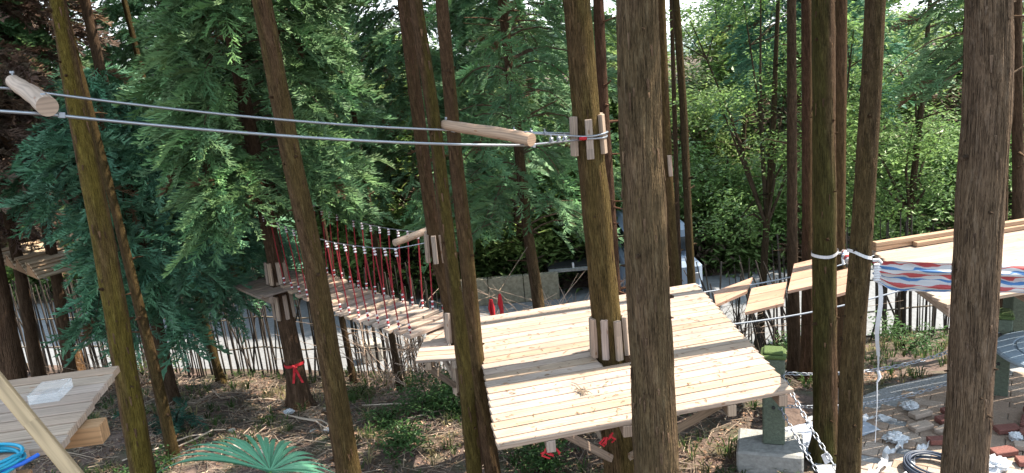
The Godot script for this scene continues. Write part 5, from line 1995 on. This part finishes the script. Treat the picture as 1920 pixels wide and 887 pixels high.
	for r in stones:
		var b := Build.new()
		crumple(b, Vector3(r[0], land(r[0], r[1]) + r[2] * 0.3, r[1]), Vector3(r[2] * 1.3, r[2] * 0.7, r[2]), rng.randi() % 999)
		tag(part(self, "stone", b, M.stone), r[3], "stone", "stones on the forest floor")
	var sticks := [[-3.35, -9.75, -2.55, -8.85, "pale straight stick lying towards the scarred trunk"], [-3.3, -9.72, -2.5, -8.95, "second pale stick lying beside the straight one"], [-4.5, -8.75, -3.95, -9.15, "pale stick on the soil at the tip of the palm fronds"], [-5.0, -8.5, -4.1, -9.05, "dry stick beside the thin reddish trunk"], [-5.4, -11.2, -3.6, -11.0, "long dead branch lying along the fence"], [-2.4, -10.3, -0.9, -9.9, "crooked dead branch below the small deck"], [-1.7, -9.4, -0.8, -9.75, "curved pale branch in front of the green shrubs"]]
	for r in sticks:
		var b := Build.new()
		b.tint = Color(0.42, 0.34, 0.27) * rng.randf_range(0.8, 1.1)
		var p0 := Vector3(r[0], land(r[0], r[1]) + 0.03, r[1])
		var p1 := Vector3(r[2], land(r[2], r[3]) + 0.05, r[3])
		b.tube([p0, p0.lerp(p1, 0.4) + Vector3(0.01, 0.03, 0.02), p0.lerp(p1, 0.75) + Vector3(0, 0.05, -0.02), p1], [0.011, 0.012, 0.01, 0.007], 8)
		tag(part(self, "fallen_stick", b, M.dry), r[4], "stick", "sticks on the forest floor")
	var scraps := [[-3.35, -9.9, "scrap of white paper on the soil near the ribboned trunk"], [-2.55, -8.95, "scrap of white paper at the end of the two sticks"], [-2.6, -9.9, "white scrap beside the scarred trunk"], [1.35, -8.6, "white plastic scrap on the slope below the big platform"]]
	for r in scraps:
		var b := Build.new()
		crumple(b, Vector3(r[0], land(r[0], r[1]) + 0.025, r[1]), Vector3(0.075, 0.03, 0.05), rng.randi() % 999)
		tag(part(self, "paper_scrap", b, M.bag), r[2], "litter", "white scraps on the forest floor")


func _ready() -> void:
	# camera
	var cam := Camera3D.new()
	cam.name = "camera"
	var pitch := deg_to_rad(-13.5)
	var roll := deg_to_rad(-5.0)
	cam.transform = Transform3D(Basis(Vector3.RIGHT, pitch) * Basis(Vector3.BACK, roll), Vector3(0, 5.8, 0))
	cam.fov = 34.62
	cam.near = 0.05
	cam.far = 300.0
	cam.current = true
	add_child(cam)
	# sky
	var env := Environment.new()
	env.background_mode = Environment.BG_SKY
	var sky := Sky.new()
	var sm := ProceduralSkyMaterial.new()
	sm.sky_top_color = Color(0.76, 0.84, 0.91)
	sm.sky_horizon_color = Color(0.94, 0.96, 0.97)
	sm.sky_energy_multiplier = 0.9
	sm.sky_curve = 0.16
	sm.ground_bottom_color = Color(0.20, 0.24, 0.18)
	sm.ground_horizon_color = Color(0.62, 0.68, 0.66)
	sky.sky_material = sm
	env.sky = sky
	env.tonemap_mode = Environment.TONE_MAPPER_LINEAR
	env.tonemap_exposure = 4.3
	env.sdfgi_enabled = true
	env.ssao_enabled = true
	env.ssil_enabled = true
	var we := WorldEnvironment.new()
	we.name = "world"
	we.environment = env
	add_child(we)
	# sun: from the right, high
	var sun := DirectionalLight3D.new()
	sun.name = "sun"
	sun.light_energy = 1.25
	sun.light_color = Color(1.0, 0.955, 0.88)
	sun.light_angular_distance = 0.5
	sun.shadow_enabled = true
	var elev := deg_to_rad(57.0)
	var az := deg_to_rad(10.0)     # turned from +x towards -z
	sun_way = Vector3(cos(elev) * cos(az), sin(elev), -cos(elev) * sin(az))
	sun.look_at_from_position(sun_way * 50.0, Vector3.ZERO, Vector3.UP)
	add_child(sun)

	rng.seed = 7
	noise.seed = 3
	noise.frequency = 0.02
	noise.fractal_octaves = 3
	rough_noise.seed = 9
	rough_noise.frequency = 0.03
	rough_noise.fractal_octaves = 4
	make_materials()
	make_land()
	cedar_sprays = [make_spray(1), make_spray(2)]
	leaf_clumps = [make_leaves(3, 22, 0.085, 0.22), make_leaves(4, 26, 0.12, 0.36), make_leaves(5, 15, 0.19, 0.42)]
	make_trees()
	make_fence()
	make_big_platform()
	make_small_deck()
	make_rope_bridge()
	make_zigzag()
	make_near_platform()
	make_cables()
	make_stepping_boards()
	make_far_platform()
	make_tarp()
	make_terrace()
	make_roadside()
	make_palm()
	make_undergrowth()
